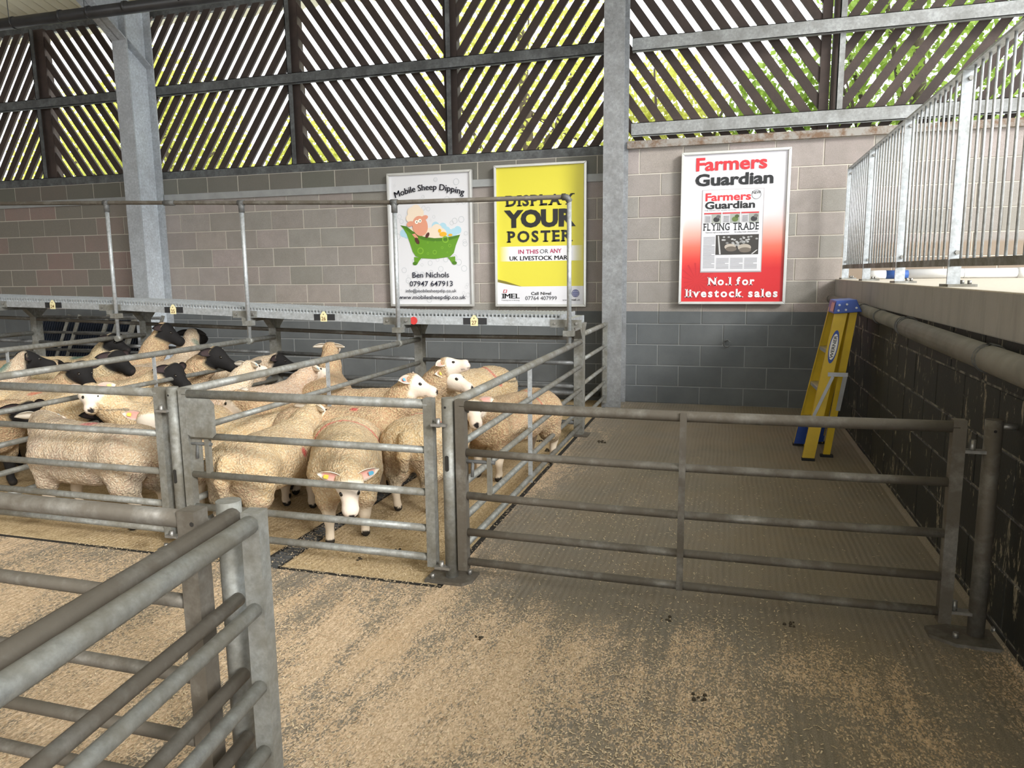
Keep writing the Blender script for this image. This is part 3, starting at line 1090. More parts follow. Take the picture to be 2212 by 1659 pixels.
class Art:
    """flat print: layers of coloured shapes on the plane x-z, facing -y"""

    def __init__(s, par=None):
        s.par = par
        s.v, s.f, s.c, s.k = [], [], [], 0

    def add(s, pts, faces, col, layer):
        o = len(s.v)
        s.k += 1
        s.v += [(a, -.0011 * layer - .00003 * (s.k % 60), b) for a, b in pts]
        s.f += [tuple(i + o for i in q) for q in faces]
        if isinstance(col, list):
            s.c += col
        else:
            s.c += [col] * len(pts)

    def rect(s, x0, z0, x1, z1, col, layer):
        s.add([(x0, z0), (x1, z0), (x1, z1), (x0, z1)], [(0, 1, 2, 3)], col, layer)

    def poly(s, pts, col, layer):
        s.add(pts, [tuple(range(len(pts)))], col, layer)

    def ell(s, cx, cz, rx, rz, col, layer, n=24, rot=0):
        c, q = math.cos(rot), math.sin(rot)
        s.poly([(cx + rx * math.cos(t) * c - rz * math.sin(t) * q, cz + rx * math.cos(t) * q + rz * math.sin(t) * c) for t in [2 * math.pi * k / n for k in range(n)]], col, layer)

    def ring(s, cx, cz, r, wd, col, layer, n=20):
        p_ = []
        for k in range(n):
            a = 2 * math.pi * k / n
            p_ += [(cx + r * math.cos(a), cz + r * math.sin(a)), (cx + (r - wd) * math.cos(a), cz + (r - wd) * math.sin(a))]
        s.add(p_, [(2 * k, 2 * ((k + 1) % n), 2 * ((k + 1) % n) + 1, 2 * k + 1) for k in range(n)], col, layer)

    def text(s, body, u0, u1, base, cap, col, layer, dup=0.0, **kw):
        V, F = line(body, u0, u1, base, cap, **kw)
        if dup:
            n_ = len(V)
            F = F + [tuple(i + n_ for i in q) for q in F]
            V = [(a - dup, b) for a, b in V] + [(a + dup, b) for a, b in V]
        if s.par is None:
            s.add(V, F, col, layer)
        else:
            t_ = Art()
            t_.add(V, F, col, layer)
            t_.build('lettering', s.par)

    def build(s, name, parent, mat='print'):
        me = bpy.data.meshes.new(name)
        me.from_pydata(s.v, [], s.f)
        at = me.color_attributes.new('ink', 'FLOAT_COLOR', 'POINT')
        at.data.foreach_set('color', np.array([(*c, 1) for c in s.c], dtype=np.float32).ravel())
        me.materials.append(MATS[mat])
        bm = bmesh.new()
        bm.from_mesh(me)
        for f in bm.faces:
            f.normal_update()
            if f.normal.y > 0:
                f.normal_flip()
        bm.to_mesh(me)
        bm.free()
        o = bpy.data.objects.new(name, me)
        COL.objects.link(o)
        o.parent = parent
        return o


def srgb(r, g, b):
    f = lambda c: ((c / 255 + .055) / 1.055) ** 2.4 if c > 10 else c / 255 / 12.92
    return (f(r), f(g), f(b))


def poster(x0, x1, z0, z1, label):
    W, HH = x1 - x0, z1 - z0
    p = thing('poster', (x0, 7.945, z0), label, 'poster', 'framed posters on the back wall')
    fw = .028
    mb = MB()
    for a, b in (((0, 0), (W, 0)), ((W, 0), (W, HH)), ((W, HH), (0, HH)), ((0, HH), (0, 0))):
        dx, dz = (1 if b[0] > a[0] else -1 if b[0] < a[0] else 0), (1 if b[1] > a[1] else -1 if b[1] < a[1] else 0)
        nx, nz = -dz, dx
        q = [(a[0], a[1]), (b[0], b[1]), (b[0] + (nx - dx) * fw, b[1] + (nz - dz) * fw), (a[0] + (nx + dx) * fw, a[1] + (nz + dz) * fw)]
        mb.prism([(x, -.022, z) for x, z in q], (0, .05, 0))
    o = mb.build('frame', 'alu_frame', p, off=(0, 0, 0), bevel=.004)
    return p, W, HH


# --- poster one: bath
p, W, HH = poster(-3.825, -2.785, 1.05, 2.575, 'framed white poster of a green bath on the block wall')
A = Art()
A.rect(.02, .02, W - .02, HH - .02, srgb(226, 226, 230), 0)
U = lambda u: u * W
Z = lambda v: HH * (1 - v)
rb = random.Random(5)
for k in range(64):
    uu, vv, rr = rb.uniform(.08, .94), rb.uniform(.05, .95), rb.uniform(.008, .038)
    A.ring(U(uu), Z(vv), rr, rr * .16, srgb(196, 200, 204), 1, 16)
foam = srgb(176, 214, 230)
for k in range(16):
    A.ell(U(.18 + k * .043), Z(.455 + .012 * math.sin(k * 2) - (.05 if 8 < k < 12 else .01)), .045, .045, foam, 2, 16)
green, gd, gl = srgb(98, 152, 24), srgb(74, 124, 14), srgb(128, 180, 44)
bath = [(.146, .385), (.22, .395), (.30, .435), (.42, .475), (.55, .488), (.70, .485), (.853, .467), (.83, .50), (.80, .545), (.775, .60), (.73, .628), (.55, .642), (.38, .635), (.32, .62), (.285, .585), (.255, .52), (.22, .455), (.18, .41)]
A.poly([(U(a), Z(b)) for a, b in bath], green, 4)
A.poly([(U(a), Z(b)) for a, b in [(.146, .385), (.22, .395), (.30, .435), (.42, .475), (.55, .488), (.70, .485), (.853, .467), (.83, .487), (.70, .508), (.55, .512), (.41, .498), (.28, .455), (.2, .413)]], gd, 5)
for sx_, s in ((.33, 1), (.76, -1)):
    A.poly([(U(sx_ - .03 * s), Z(.625)), (U(sx_ + .06 * s), Z(.632)), (U(sx_ + .03 * s), Z(.655)), (U(sx_ + .005 * s), Z(.68)), (U(sx_ - .03 * s), Z(.678))], green, 3)
    A.ell(U(sx_ - .02 * s), Z(.674), .03, .02, gd, 4, 14)
for uu, vv, rr in ((.34, .525, .018), (.47, .52, .01), (.56, .515, .01), (.38, .58, .04), (.47, .6, .014), (.55, .592, .026), (.64, .56, .015), (.73, .545, .02), (.68, .50, .04), (.7, .595, .01)):
    A.ring(U(uu), Z(vv), rr, rr * .35, gl, 6, 16)
cream, skin, brown = srgb(240, 222, 200), srgb(226, 156, 128), srgb(84, 40, 30)
for dx, dz, rr in ((.50, .475, .10), (.58, .43, .07), (.63, .46, .07), (.28, .44, .05)):
    A.ell(U(dx), Z(dz), rr, rr, cream, 3, 20)
for dx, dz, rr in ((.26, .335, .045), (.29, .29, .055), (.34, .275, .06), (.385, .295, .05), (.40, .33, .045), (.33, .32, .07), (.28, .325, .05)):
    A.ell(U(dx), Z(dz), rr, rr, cream, 7, 18)
A.ell(U(.385), Z(.395), .095, .115, skin, 8, 26, .25)
A.ell(U(.265), Z(.378), .045, .03, skin, 7, 16, .3)
A.ell(U(.44), Z(.335), .045, .026, skin, 7, 16, .3)
for dx, dz in ((.345, .365), (.385, .357)):
    A.ell(U(dx), Z(dz), .022, .022, srgb(250, 248, 235), 9, 14)
    A.ell(U(dx) + .003, Z(dz), .007, .008, srgb(60, 40, 20), 10, 10)
A.poly([(U(.285), Z(.455)), (U(.32), Z(.45)), (U(.36), Z(.48)), (U(.33), Z(.49))], skin, 7)
A.ell(U(.345), Z(.505), .022, .042, brown, 8, 14, .5)
A.ell(U(.47), Z(.465), .02, .036, brown, 8, 14, -.6)
A.ell(U(.655), Z(.46), .045, .026, srgb(240, 180, 40), 6, 16)
A.ell(U(.615), Z(.435), .02, .022, srgb(240, 180, 40), 6, 14)
A.ell(U(.74), Z(.468), .025, .015, srgb(240, 180, 40), 6, 14)
pr = A.build('print', p)
A = Art(pr)
nv = srgb(26, 26, 48)
A.text('Mobile Sheep Dipping', U(.10), U(.905), Z(.183), .066, nv, 11, dup=.0022, arc=.075)
A.text('Ben Nichols', U(.276), U(.716), Z(.78), .060, nv, 11, bold=.008)
A.text('07947 647913', U(.24), U(.757), Z(.846), .058, nv, 11, bold=.008)
A.text('info@mobilesheepdip.co.uk', U(.19), U(.80), Z(.892), .036, nv, 11, bold=.004)
A.text('www.mobilesheepdip.co.uk', U(.097), U(.908), Z(.943), .044, nv, 11, bold=.008)

# --- poster two: yellow
p, W, HH = poster(-2.525, -1.485, 1.05, 2.60, 'framed yellow poster with large black capitals beside the grey column')
A = Art()
yel = srgb(222, 212, 60)
A.rect(.02, .02, W - .02, HH - .02, yel, 0)
A.poly([(.02, .02), (W - .02, .02), (W - .02, Z(.853)), (U(.30), Z(.855)), (U(.16), Z(.838)), (.02, Z(.82))], srgb(228, 228, 234), 1)
A.poly([(.02, Z(.822)), (.02, Z(.802)), (U(.12), Z(.818)), (U(.30), Z(.857)), (U(.16), Z(.842))], srgb(126, 116, 34), 2)
b0, b1 = srgb(222, 212, 60), srgb(236, 236, 240)
A.add([(U(.05), Z(.675)), (U(.17), Z(.675)), (U(.85), Z(.675)), (U(.97), Z(.675)), (U(.97), Z(.57)), (U(.85), Z(.57)), (U(.17), Z(.57)), (U(.05), Z(.57))], [(0, 1, 6, 7), (1, 2, 5, 6), (2, 3, 4, 5)],
      [b0, b1, b1, b0, b0, b1, b1, b0], 1)
A.ring(U(.885), Z(.905), .043, .007, srgb(70, 74, 120), 3, 24)
A.ell(U(.885), Z(.905), .034, .034, srgb(90, 96, 150), 3, 20)
for k in (-.018, 0, .018):
    A.rect(U(.885) - .034, Z(.905) + k - .002, U(.885) + .034, Z(.905) + k + .002, srgb(210, 212, 228), 4)
A.poly([(U(.085), Z(.90)), (U(.125), Z(.90)), (U(.133), Z(.878)), (U(.095), Z(.876))], srgb(190, 40, 60), 3)
A.poly([(U(.094), Z(.897)), (U(.116), Z(.897)), (U(.124), Z(.881)), (U(.103), Z(.88))], srgb(228, 228, 234), 4)
pr = A.build('print', p)
A = Art(pr)
bk, mg = srgb(18, 18, 18), srgb(176, 28, 88)
A.text('DISPLAY', U(.122), U(.874), Z(.286), .108, bk, 4, bold=.03, slab=True)
A.text('YOUR', U(.105), U(.887), Z(.43), .165, bk, 4, bold=.055)
A.text('POSTER', U(.135), U(.855), Z(.538), .113, bk, 4, bold=.03, slab=True)
A.text('IN THIS', U(.262), U(.485), Z(.622), .044, mg, 4, bold=.014)
A.text('OR', U(.50), U(.592), Z(.621), .043, srgb(70, 70, 80), 4)
A.text('ANY', U(.608), U(.735), Z(.62), .044, mg, 4, bold=.014)
A.text('UK LIVESTOCK MART', U(.165), U(.84), Z(.668), .045, srgb(24, 24, 30), 4, dup=.0016)
A.text('IMEL', U(.07), U(.27), Z(.94), .052, bk, 4, dup=.0025, slab=True)
A.text('Framing you in farming', U(.07), U(.27), Z(.957), .012, srgb(60, 60, 66), 4)
A.text('Call Nigel', U(.40), U(.62), Z(.915), .031, bk, 4, bold=.02)
A.text('07764 407999', U(.336), U(.683), Z(.952), .042, srgb(50, 50, 56), 4)
A.text('www.', U(.745), U(.822), Z(.957), .018, srgb(90, 90, 96), 4)
A.text('imel', U(.826), U(.89), Z(.957), .022, bk, 4, bold=.02)
A.text('.uk', U(.893), U(.935), Z(.957), .02, srgb(90, 90, 96), 4)

# --- poster three: red and white
p, W, HH = poster(-.498, .562, 1.08, 2.625, 'framed red and white newspaper poster right of the grey column')
A = Art()
wt, rd = srgb(226, 224, 231), srgb(212, 36, 42)
stops = [(.985, rd), (.76, rd), (.70, srgb(226, 64, 54)), (.62, srgb(230, 112, 92)), (.52, srgb(234, 176, 164)), (.42, srgb(238, 220, 222)), (.32, wt), (.015, wt)]
pts, fc, cl = [], [], []
for v_, c_ in stops:
    pts += [(.02, Z(v_)), (W - .02, Z(v_))]
    cl += [c_, c_]
for k in range(len(stops) - 1):
    fc.append((2 * k, 2 * k + 1, 2 * k + 3, 2 * k + 2))
A.add(pts, fc, cl, 0)
ray_c = srgb(202, 30, 38)
for k in range(16):
    a = k * 2 * math.pi / 16 + .1
    L = .19 if .3 < (a % math.pi) < 2.9 else .13
    cx_, cz_ = U(.17), Z(.845)
    L = min(L, (cz_ - .03) / max(.001, -math.sin(a))) if math.sin(a) < 0 else L
    L = min(L, (cx_ - .03) / max(.001, -math.cos(a))) if math.cos(a) < 0 else L
    A.poly([(cx_ + .02 * math.cos(a), cz_ + .02 * math.sin(a)), (cx_ + L * math.cos(a - .05), cz_ + L * math.sin(a - .05)), (cx_ + L * math.cos(a + .05), cz_ + L * math.sin(a + .05))], ray_c, 1)
# newspaper
pu = lambda a: U(.209 + a * .557)
pv = lambda b: Z(.25 + b * .53)
A.rect(pu(-.012), pv(1.015), pu(1.012), pv(-.006), srgb(176, 168, 172), 2)
A.rect(pu(0), pv(1), pu(1), pv(0), srgb(224, 224, 229), 3)
for a, c1, c2 in ((.03, srgb(40, 42, 44), srgb(96, 96, 98)), (.34, srgb(96, 116, 60), srgb(70, 86, 44)), (.65, srgb(50, 50, 52), srgb(110, 108, 104))):
    A.rect(pu(a), pv(.405), pu(a + .29), pv(.285), srgb(200, 200, 204), 4)
    A.rect(pu(a), pv(.293), pu(a + .29), pv(.275), srgb(196, 60, 66), 5)
    A.rect(pu(a + .13), pv(.405), pu(a + .29), pv(.295), srgb(160, 164, 158), 5)
    A.ell(pu(a + .21), pv(.36), .032, .026, c1, 6, 12)
    A.ell(pu(a + .24), pv(.325), .022, .018, c2, 6, 10)
    for k in range(5):
        A.rect(pu(a + .02), pv(.325 + k * .016), pu(a + .11), pv(.319 + k * .016), srgb(110, 110, 116), 6)
A.rect(pu(.24), pv(.795), pu(.95), pv(.55), srgb(58, 54, 50), 4)
rb = random.Random(3)
for k in range(46):
    zz = rb.uniform(.575, .70)
    A.ell(pu(rb.uniform(.34, .92)), pv(zz), .012 + .03 * (zz - .56), .008 + .016 * (zz - .56), srgb(*[int(rb.uniform(140, 200))] * 3), 5, 10)
A.ell(pu(.48), pv(.70), .055, .032, srgb(190, 180, 168), 6, 18)
A.ell(pu(.72), pv(.71), .065, .036, srgb(182, 172, 160), 6, 18)
A.ell(pu(.50), pv(.725), .055, .026, srgb(112, 102, 92), 7, 18)
A.ell(pu(.73), pv(.74), .06, .026, srgb(116, 106, 96), 7, 18)
A.poly([(pu(.27), pv(.56)), (pu(.29), pv(.56)), (pu(.33), pv(.79)), (pu(.30), pv(.79))], srgb(200, 200, 200), 7)
A.poly([(pu(.92), pv(.74)), (pu(.94), pv(.74)), (pu(.86), pv(.79)), (pu(.83), pv(.79))], srgb(210, 210, 210), 7)
gy = srgb(150, 150, 156)
for k in range(24):
    A.rect(pu(.03), pv(.578 + k * .0165), pu(.225 - (.05 if k % 7 == 6 else 0)), pv(.571 + k * .0165), gy, 4)
for c in range(3):
    for k in range(9):
        a = .255 + c * .235
        A.rect(pu(a), pv(.845 + k * .0155), pu(a + .21 - (.06 if k % 5 == 4 else 0)), pv(.838 + k * .0155), gy, 4)
A.ring(pu(.885), pv(.07), .046, .004, srgb(40, 40, 44), 4, 26)
pr = A.build('print', p)
A = Art(pr)
dk, rr_ = srgb(22, 24, 28), srgb(214, 44, 54)
A.text('Farmers', U(.139), U(.79), Z(.121), .122, rr_, 5, bold=.029)
A.text('Guardian', U(.135), U(.85), Z(.217), .108, dk, 5, bold=.036)
A.text('Farmers', pu(.045), pu(.80), pv(.128), .074, rr_, 5, bold=.029)
A.text('Guardian', pu(.04), pu(.87), pv(.226), .068, dk, 5, bold=.036)
A.text('NEW', pu(.815), pu(.955), pv(.062), .026, dk, 5, bold=.015)
A.text('THE HEART OF AGRICULTURE', pu(.03), pu(.57), pv(.255), .014, srgb(140, 140, 146), 5)
A.text('FLYING TRADE', pu(.02), pu(.945), pv(.492), .070, dk, 5, bold=.014, slab=True)
A.text('Optimism high at sheep auctions', pu(.06), pu(.46), pv(.525), .013, srgb(70, 70, 76), 5)
A.text("Breeding trade 'phenomenal'", pu(.55), pu(.93), pv(.525), .013, srgb(70, 70, 76), 5)
A.text('No.1 for', U(.276), U(.715), Z(.871), .076, srgb(244, 240, 242), 5, bold=.034, slab=True)
A.text('livestock sales', U(.06), U(.93), Z(.951), .078, srgb(244, 240, 242), 5, bold=.034, slab=True)

# pen number tags on the walkway beam
for x, num, wh in ((-6.57, '24', 'in front of the leaning hurdles'), (-5.10, '25', 'beside the pale grey column'), (-3.475, '26', 'under the bath poster corner'), (-2.045, '27', 'below the yellow poster')):
    z = walk_z(x) - .022
    tg = thing('pen_number_tag', (x, 5.828, z), 'yellow tag reading %s on a black beam sticker, %s' % (num, wh), 'number tag', 'pen number tags')
    MB().box((x - .10, 5.826, z - .034), (x + .11, 5.8298, z + .022)).build('sticker', 'black_plastic', tg)
    ty_ = MB().prism([(x - .032, 5.822, z - .045), (x + .032, 5.822, z - .045), (x + .034, 5.822, z + .012), (x + .014, 5.822, z + .037), (x + .012, 5.822, z + .045), (x - .012, 5.822, z + .045), (x - .014, 5.822, z + .037), (x - .034, 5.822, z + .012)], (0, .005, 0)).build('tag', 'tag_yellow', tg)
    A = Art()
    A.text(num, -.022, .022, -.034, .032, srgb(110, 70, 20), 7, bold=.01)
    A.ell(0, .02, .005, .005, srgb(40, 30, 20), 7, 10)
    A.build('digits', ty_)
rs = MB().tube([(-2.60, 5.829, walk_z(-2.6) - .03), (-2.60, 5.824, walk_z(-2.6) - .03)], .034, 16).build('paint_spot', 'red_spot')
tag(rs, 'bright red round paint spot on the catwalk beam', 'paint spot')

# ------------------------------------------------------------------ platform railing
rl = thing('platform_railing', (1.085, 5, 1.33), 'galvanised railing with slim balusters along the concrete platform edge', 'railing')
PY = [7.80, 6.66, 5.42, 4.20, 2.98, 1.76]
XR = 1.09
for a, b in zip(PY[:-1], PY[1:]):
    ya, yb = a - .0, b + .0
    MB().beam((XR, a, 2.375), (XR, b, 2.375), .045, .012).build('top_rail', 'galv_clean', rl)
    MB().beam((XR, a, 1.462), (XR, b, 1.462), .045, .012).beam((XR - .018, a, 1.448), (XR - .018, b, 1.448), .008, .034).build('bottom_rail', 'galv', rl)
    n = 11
    for k in range(n):
        y = a + (b - a) * (k + 1) / (n + 1)
        if k == 0 and a == PY[0]:
            bal = MB().tube([(0, 0, 1.462), (0, 0, 2.372)], .0065, 8).build('baluster', 'galv_clean', None)
            bal.parent = rl
            bal.location = (0, y - 5, -1.33)
            bal.location.x = XR - 1.085
            proto = bal
        else:
            child_copy(proto, rl, (XR - 1.085, y - 5, -1.33))
for y in PY:
    po_ = MB().box((XR - .03, y - .012, 1.335), (XR + .03, y + .0, 2.37)).build('post', 'galv_clean', rl)
    bp_ = MB().box((XR - .04, y - .075, 1.328), (XR + .09, y + .085, 1.343)).build('base_plate', 'galv', rl)
    for z in (1.50, 2.33):
        MB().tube([(XR + .005, y - .012, z), (XR + .005, y - .026, z)], .012, 6).build('bolt', 'bolt_steel', po_)
    for dy in (-.055, .065):
        MB().tube([(XR + .06, y + dy, 1.342), (XR + .06, y + dy, 1.362)], .01, 6).build('bolt', 'bolt_steel', bp_)
# white pipe lying on the platform
wp_ = thing('white_pipe', (1.9, 7.85, 1.33), 'long white plastic pipe lying on the platform against the wall', 'pipe')
MB().tube([(1.62, 7.86, 1.376), (2.62, 7.86, 1.376)], .046, 18).build('pipe', 'white_pvc', wp_)
MB().tube([(2.12, 7.86, 1.376), (2.125, 7.86, 1.376)], .0465, 18).build('joint', 'trunking', wp_)
MB().tube([(2.56, 7.86, 1.376), (2.66, 7.86, 1.376)], .05, 18).build('socket', 'white_pvc', wp_)
sc = thing('sealant_tube', (1.45, 7.7, 1.33), 'white and blue tube lying behind the platform railing', 'tube')
MB().tube([(1.29, 7.70, 1.371), (1.43, 7.70, 1.371)], .04, 16).build('body', 'white_pvc', sc)
MB().tube([(1.43, 7.70, 1.371), (1.62, 7.70, 1.371)], .0405, 16).build('label_band', 'blue_print', sc)
MB().tube([(1.27, 7.70, 1.371), (1.29, 7.70, 1.371)], .041, 16).build('cap', 'black_plastic', sc)

# pipe below the slab on the right wall
wpipe = thing('wall_pipe', (.985, 4, 1.1), 'dusty grey drain pipe tied along the top of the black wall', 'pipe')
MB().tube([(.99, 7.9, 1.135), (.985, 6.1, 1.12), (.985, 4.55, 1.098)], .042, 16).build('pipe', 'dusty_pipe', wpipe)
MB().tube([(.975, 4.56, 1.095), (.975, 2.8, 1.07), (.975, -1.5, 1.03)], .052, 16).build('pipe', 'dusty_pipe', wpipe)
for y, z, r in ((6.0, 1.119, .046), (5.35, 1.109, .046), (4.64, 1.099, .055), (4.60, 1.099, .056), (4.56, 1.098, .055), (3.22, 1.075, .056), (3.19, 1.075, .056)):
    MB().tube([(.98 + r * math.cos(k * math.pi / 8), y, z + r * math.sin(k * math.pi / 8)) for k in range(17)], .0045, 6).build('wire_tie', 'galv_dark', wpipe)

# ------------------------------------------------------------------ stepladder
ld = thing('stepladder', (.72, 6.05, 0), 'folded yellow stepladder with a blue top leaning by the black wall', 'ladder')


def chan(p0, p1, wd, dp, side, name='rail', mat='ladder_yellow'):
    """fibreglass channel: web faces -y/+y, flanges towards `side`"""
    p0, p1 = Vector(p0), Vector(p1)
    d = (p1 - p0).normalized()
    sx_ = Vector((1, 0, 0)) - d * d.x
    sx_.normalize()
    yy = Vector((0, side, 0))
    prof = [(-wd / 2, 0), (wd / 2, 0), (wd / 2, dp), (wd / 2 - .005, dp), (wd / 2 - .005, .005), (-wd / 2 + .005, .005), (-wd / 2 + .005, dp), (-wd / 2, dp)]
    a = [p0 + sx_ * u_ + yy * v_ for u_, v_ in prof]
    b = [p1 + sx_ * u_ + yy * v_ for u_, v_ in prof]
    n = len(prof)
    fs = [(i, (i + 1) % n, n + (i + 1) % n, n + i) for i in range(n)] + [(0, 1, 4, 5), (1, 2, 3, 4), (0, 5, 6, 7)]
    fs += [tuple(n + q for q in (0, 1, 4, 5)), tuple(n + q for q in (1, 2, 3, 4)), tuple(n + q for q in (0, 5, 6, 7))]
    return MB().add(a + b, fs).build(name, mat, ld)


LT = 1.13
FN0, FN1 = Vector((.622, 5.77, .012)), Vector((.812, 5.865, LT))      # near front rail
FF0, FF1 = Vector((.598, 6.27, .012)), Vector((.80, 6.165, LT))       # far front rail
RN0, RN1 = Vector((.768, 5.92, .012)), Vector((.898, 5.885, LT))
RF0, RF1 = Vector((.765, 6.38, .012)), Vector((.898, 6.145, LT))
chan(FN0, FN1, .085, .03, 1)
chan(FF0, FF1, .085, .03, -1)
chan(RN0, RN1, .05, .025, 1, 'rear_rail')
chan(RF0, RF1, .05, .025, -1, 'rear_rail')
for q in (FN0, FF0, RN0, RF0):
    MB().box((q.x - .046, q.y - .022, 0), (q.x + .046, q.y + .022, .018)).build('foot', 'rubber', ld)
MB().prism([(FF0.x - .04, FF0.y - .034, .02), (FF0.x + .045, FF0.y - .034, .02), (FF0.x + .075, FF0.y - .05, .20), (FF0.x - .01, FF0.y - .05, .20)], (0, .004, 0)).build('foot_boot', 'ladder_blue', ld)
MB().prism([(RF0.x - .03, RF0.y - .03, .02), (RF0.x + .03, RF0.y - .03, .02), (RF0.x + .055, RF0.y - .06, .22), (RF0.x - .005, RF0.y - .06, .22)], (0, .004, 0)).build('foot_boot', 'ladder_blue', ld)
for tstep in (.22, .475, .73):
    a, b = FN0.lerp(FN1, tstep), FF0.lerp(FF1, tstep)
    MB().add([a + Vector((-.038, .006, 0)), a + Vector((.036, .006, .006)), b + Vector((.036, -.006, .006)), b + Vector((-.038, -.006, 0)),
              a + Vector((-.038, .006, -.026)), a + Vector((.036, .006, -.02)), b + Vector((.036, -.006, -.02)), b + Vector((-.038, -.006, -.026))],
             [(0, 1, 2, 3), (7, 6, 5, 4), (0, 4, 5, 1), (1, 5, 6, 2), (2, 6, 7, 3), (3, 7, 4, 0)]).build('step', 'ladder_alu', ld)
cap = MB()
a0 = [(.752, 5.835, 1.10), (.945, 5.835, 1.115), (.945, 6.20, 1.115), (.752, 6.20, 1.10)]
a1 = [(.768, 5.845, 1.195), (.905, 5.845, 1.205), (.905, 6.19, 1.205), (.768, 6.19, 1.195)]
cap.add(a0 + a1, [(3, 2, 1, 0), (4, 5, 6, 7), (0, 1, 5, 4), (1, 2, 6, 5), (2, 3, 7, 6), (3, 0, 4, 7)])
cap.build('top_cap', 'ladder_blue', ld, bevel=.006)
for x, z in ((.79, 1.165), (.785, 1.125), (.84, 1.17), (.835, 1.13), (.905, 1.145)):
    MB().tube([(x, 5.842, z), (x, 5.832, z)], .008, 8).build('rivet', 'ladder_alu', ld)
MB().prism([(.7515, 5.86, 1.115), (.7515, 6.02, 1.115), (.7625, 6.02, 1.18), (.7625, 5.86, 1.18)], (-.0015, 0, 0)).build('warning_sticker', 'print_pink', ld)
# spreader brace
m1, m2 = FN0.lerp(FN1, .56), RN0.lerp(RN1, .56)
MB().box((m1.x + .005, m1.y - .012, m1.z + .0), (m2.x + .03, m1.y - .008, m1.z + .03)).build('spreader_plate', 'ladder_alu', ld)
MB().beam((m1.x + .04, m1.y - .014, m1.z), (m1.x - .08, m1.y - .028, m1.z - .30), .022, .005, up=(0, 1, 0)).build('spreader_arm', 'ladder_alu', ld)
MB().beam((m2.x + .012, m1.y - .010, m1.z), (m2.x - .022, m1.y + .012, m1.z - .26), .03, .005, up=(0, 1, 0)).build('spreader_arm', 'ladder_alu', ld)
# oval badge with lettering on the near front rail
dv_ = (FN1 - FN0).normalized()
bx = Vector((1, 0, 0)) - dv_ * dv_.x
bx.normalize()
cen = FN0.lerp(FN1, .755)


def on_rail(pts, lift):
    return [cen + dv_ * a + bx * b + Vector((0, -lift, 0)) for a, b in pts]


bdg = MB().prism(on_rail([(.125 * math.cos(k * math.pi / 14), .03 * math.sin(k * math.pi / 14)) for k in range(28)], .0015), (0, .001, 0)).build('badge', 'ladder_blue', ld)
MB().prism(on_rail([(.098 * math.cos(k * math.pi / 14), .024 * math.sin(k * math.pi / 14)) for k in range(28)], .0024), (0, .001, 0)).build('badge_field', 'print_white', bdg)
V_, F_ = line('WERNER', -.085, .085, -.010, .021, bold=.02)
MB().add(on_rail([(a, -b) for a, b in V_], .0032), F_).build('badge_lettering', 'black_plastic', bdg)

# ------------------------------------------------------------------ leaning hurdles in the back left
for i, (x0, x1, yb_, label) in enumerate(((-8.95, -7.45, 7.62, 'galvanised hurdle leaning on the wall beyond the black faced sheep'), (-8.2, -6.9, 7.50, 'front galvanised hurdle leaning before dark slatted plastic panels'))):
    hd = thing('leaning_hurdle', (x0, yb_ - .25, 0), label, 'hurdle', 'hurdles stacked against the back wall')

    def hp(x, z):
        return (x + z * .22, yb_ - .30 + z * .28, z)
    for z in (.08, .30, .50, .72, .92):
        MB().tube([hp(x0, z), hp(x1, z)], .018, 8).build('rail', 'galv_dark', hd)
    for x in (x0, x0 + .45, x0 + .62, x1 - .4, x1):
        MB().beam(hp(x, .0), hp(x, .95), .045, .01, up=(0, 1, 0)).build('upright', 'galv', hd)
sp_ = thing('slatted_panel', (-8.4, 7.75, 0), 'dark blue black ribbed plastic panel leaning behind the hurdles', 'panel')
for k in range(44):
    x = -9.25 + k * .042
    MB().beam((x, 7.72, .02), (x + .16, 7.92, .86), .022, .03, up=(0, 1, 0)).build('rib', 'blue_plastic', sp_)


# ------------------------------------------------------------------ sheep
def capsule_field(P, a, b, ra, rb):
    ab = b - a
    L2 = max(float(ab @ ab), 1e-9)
    t = np.clip(((P - a) @ ab) / L2, 0, 1)
    d = P - a - t[..., None] * ab
    return np.sqrt((d * d).sum(-1)) - (ra + (rb - ra) * t)


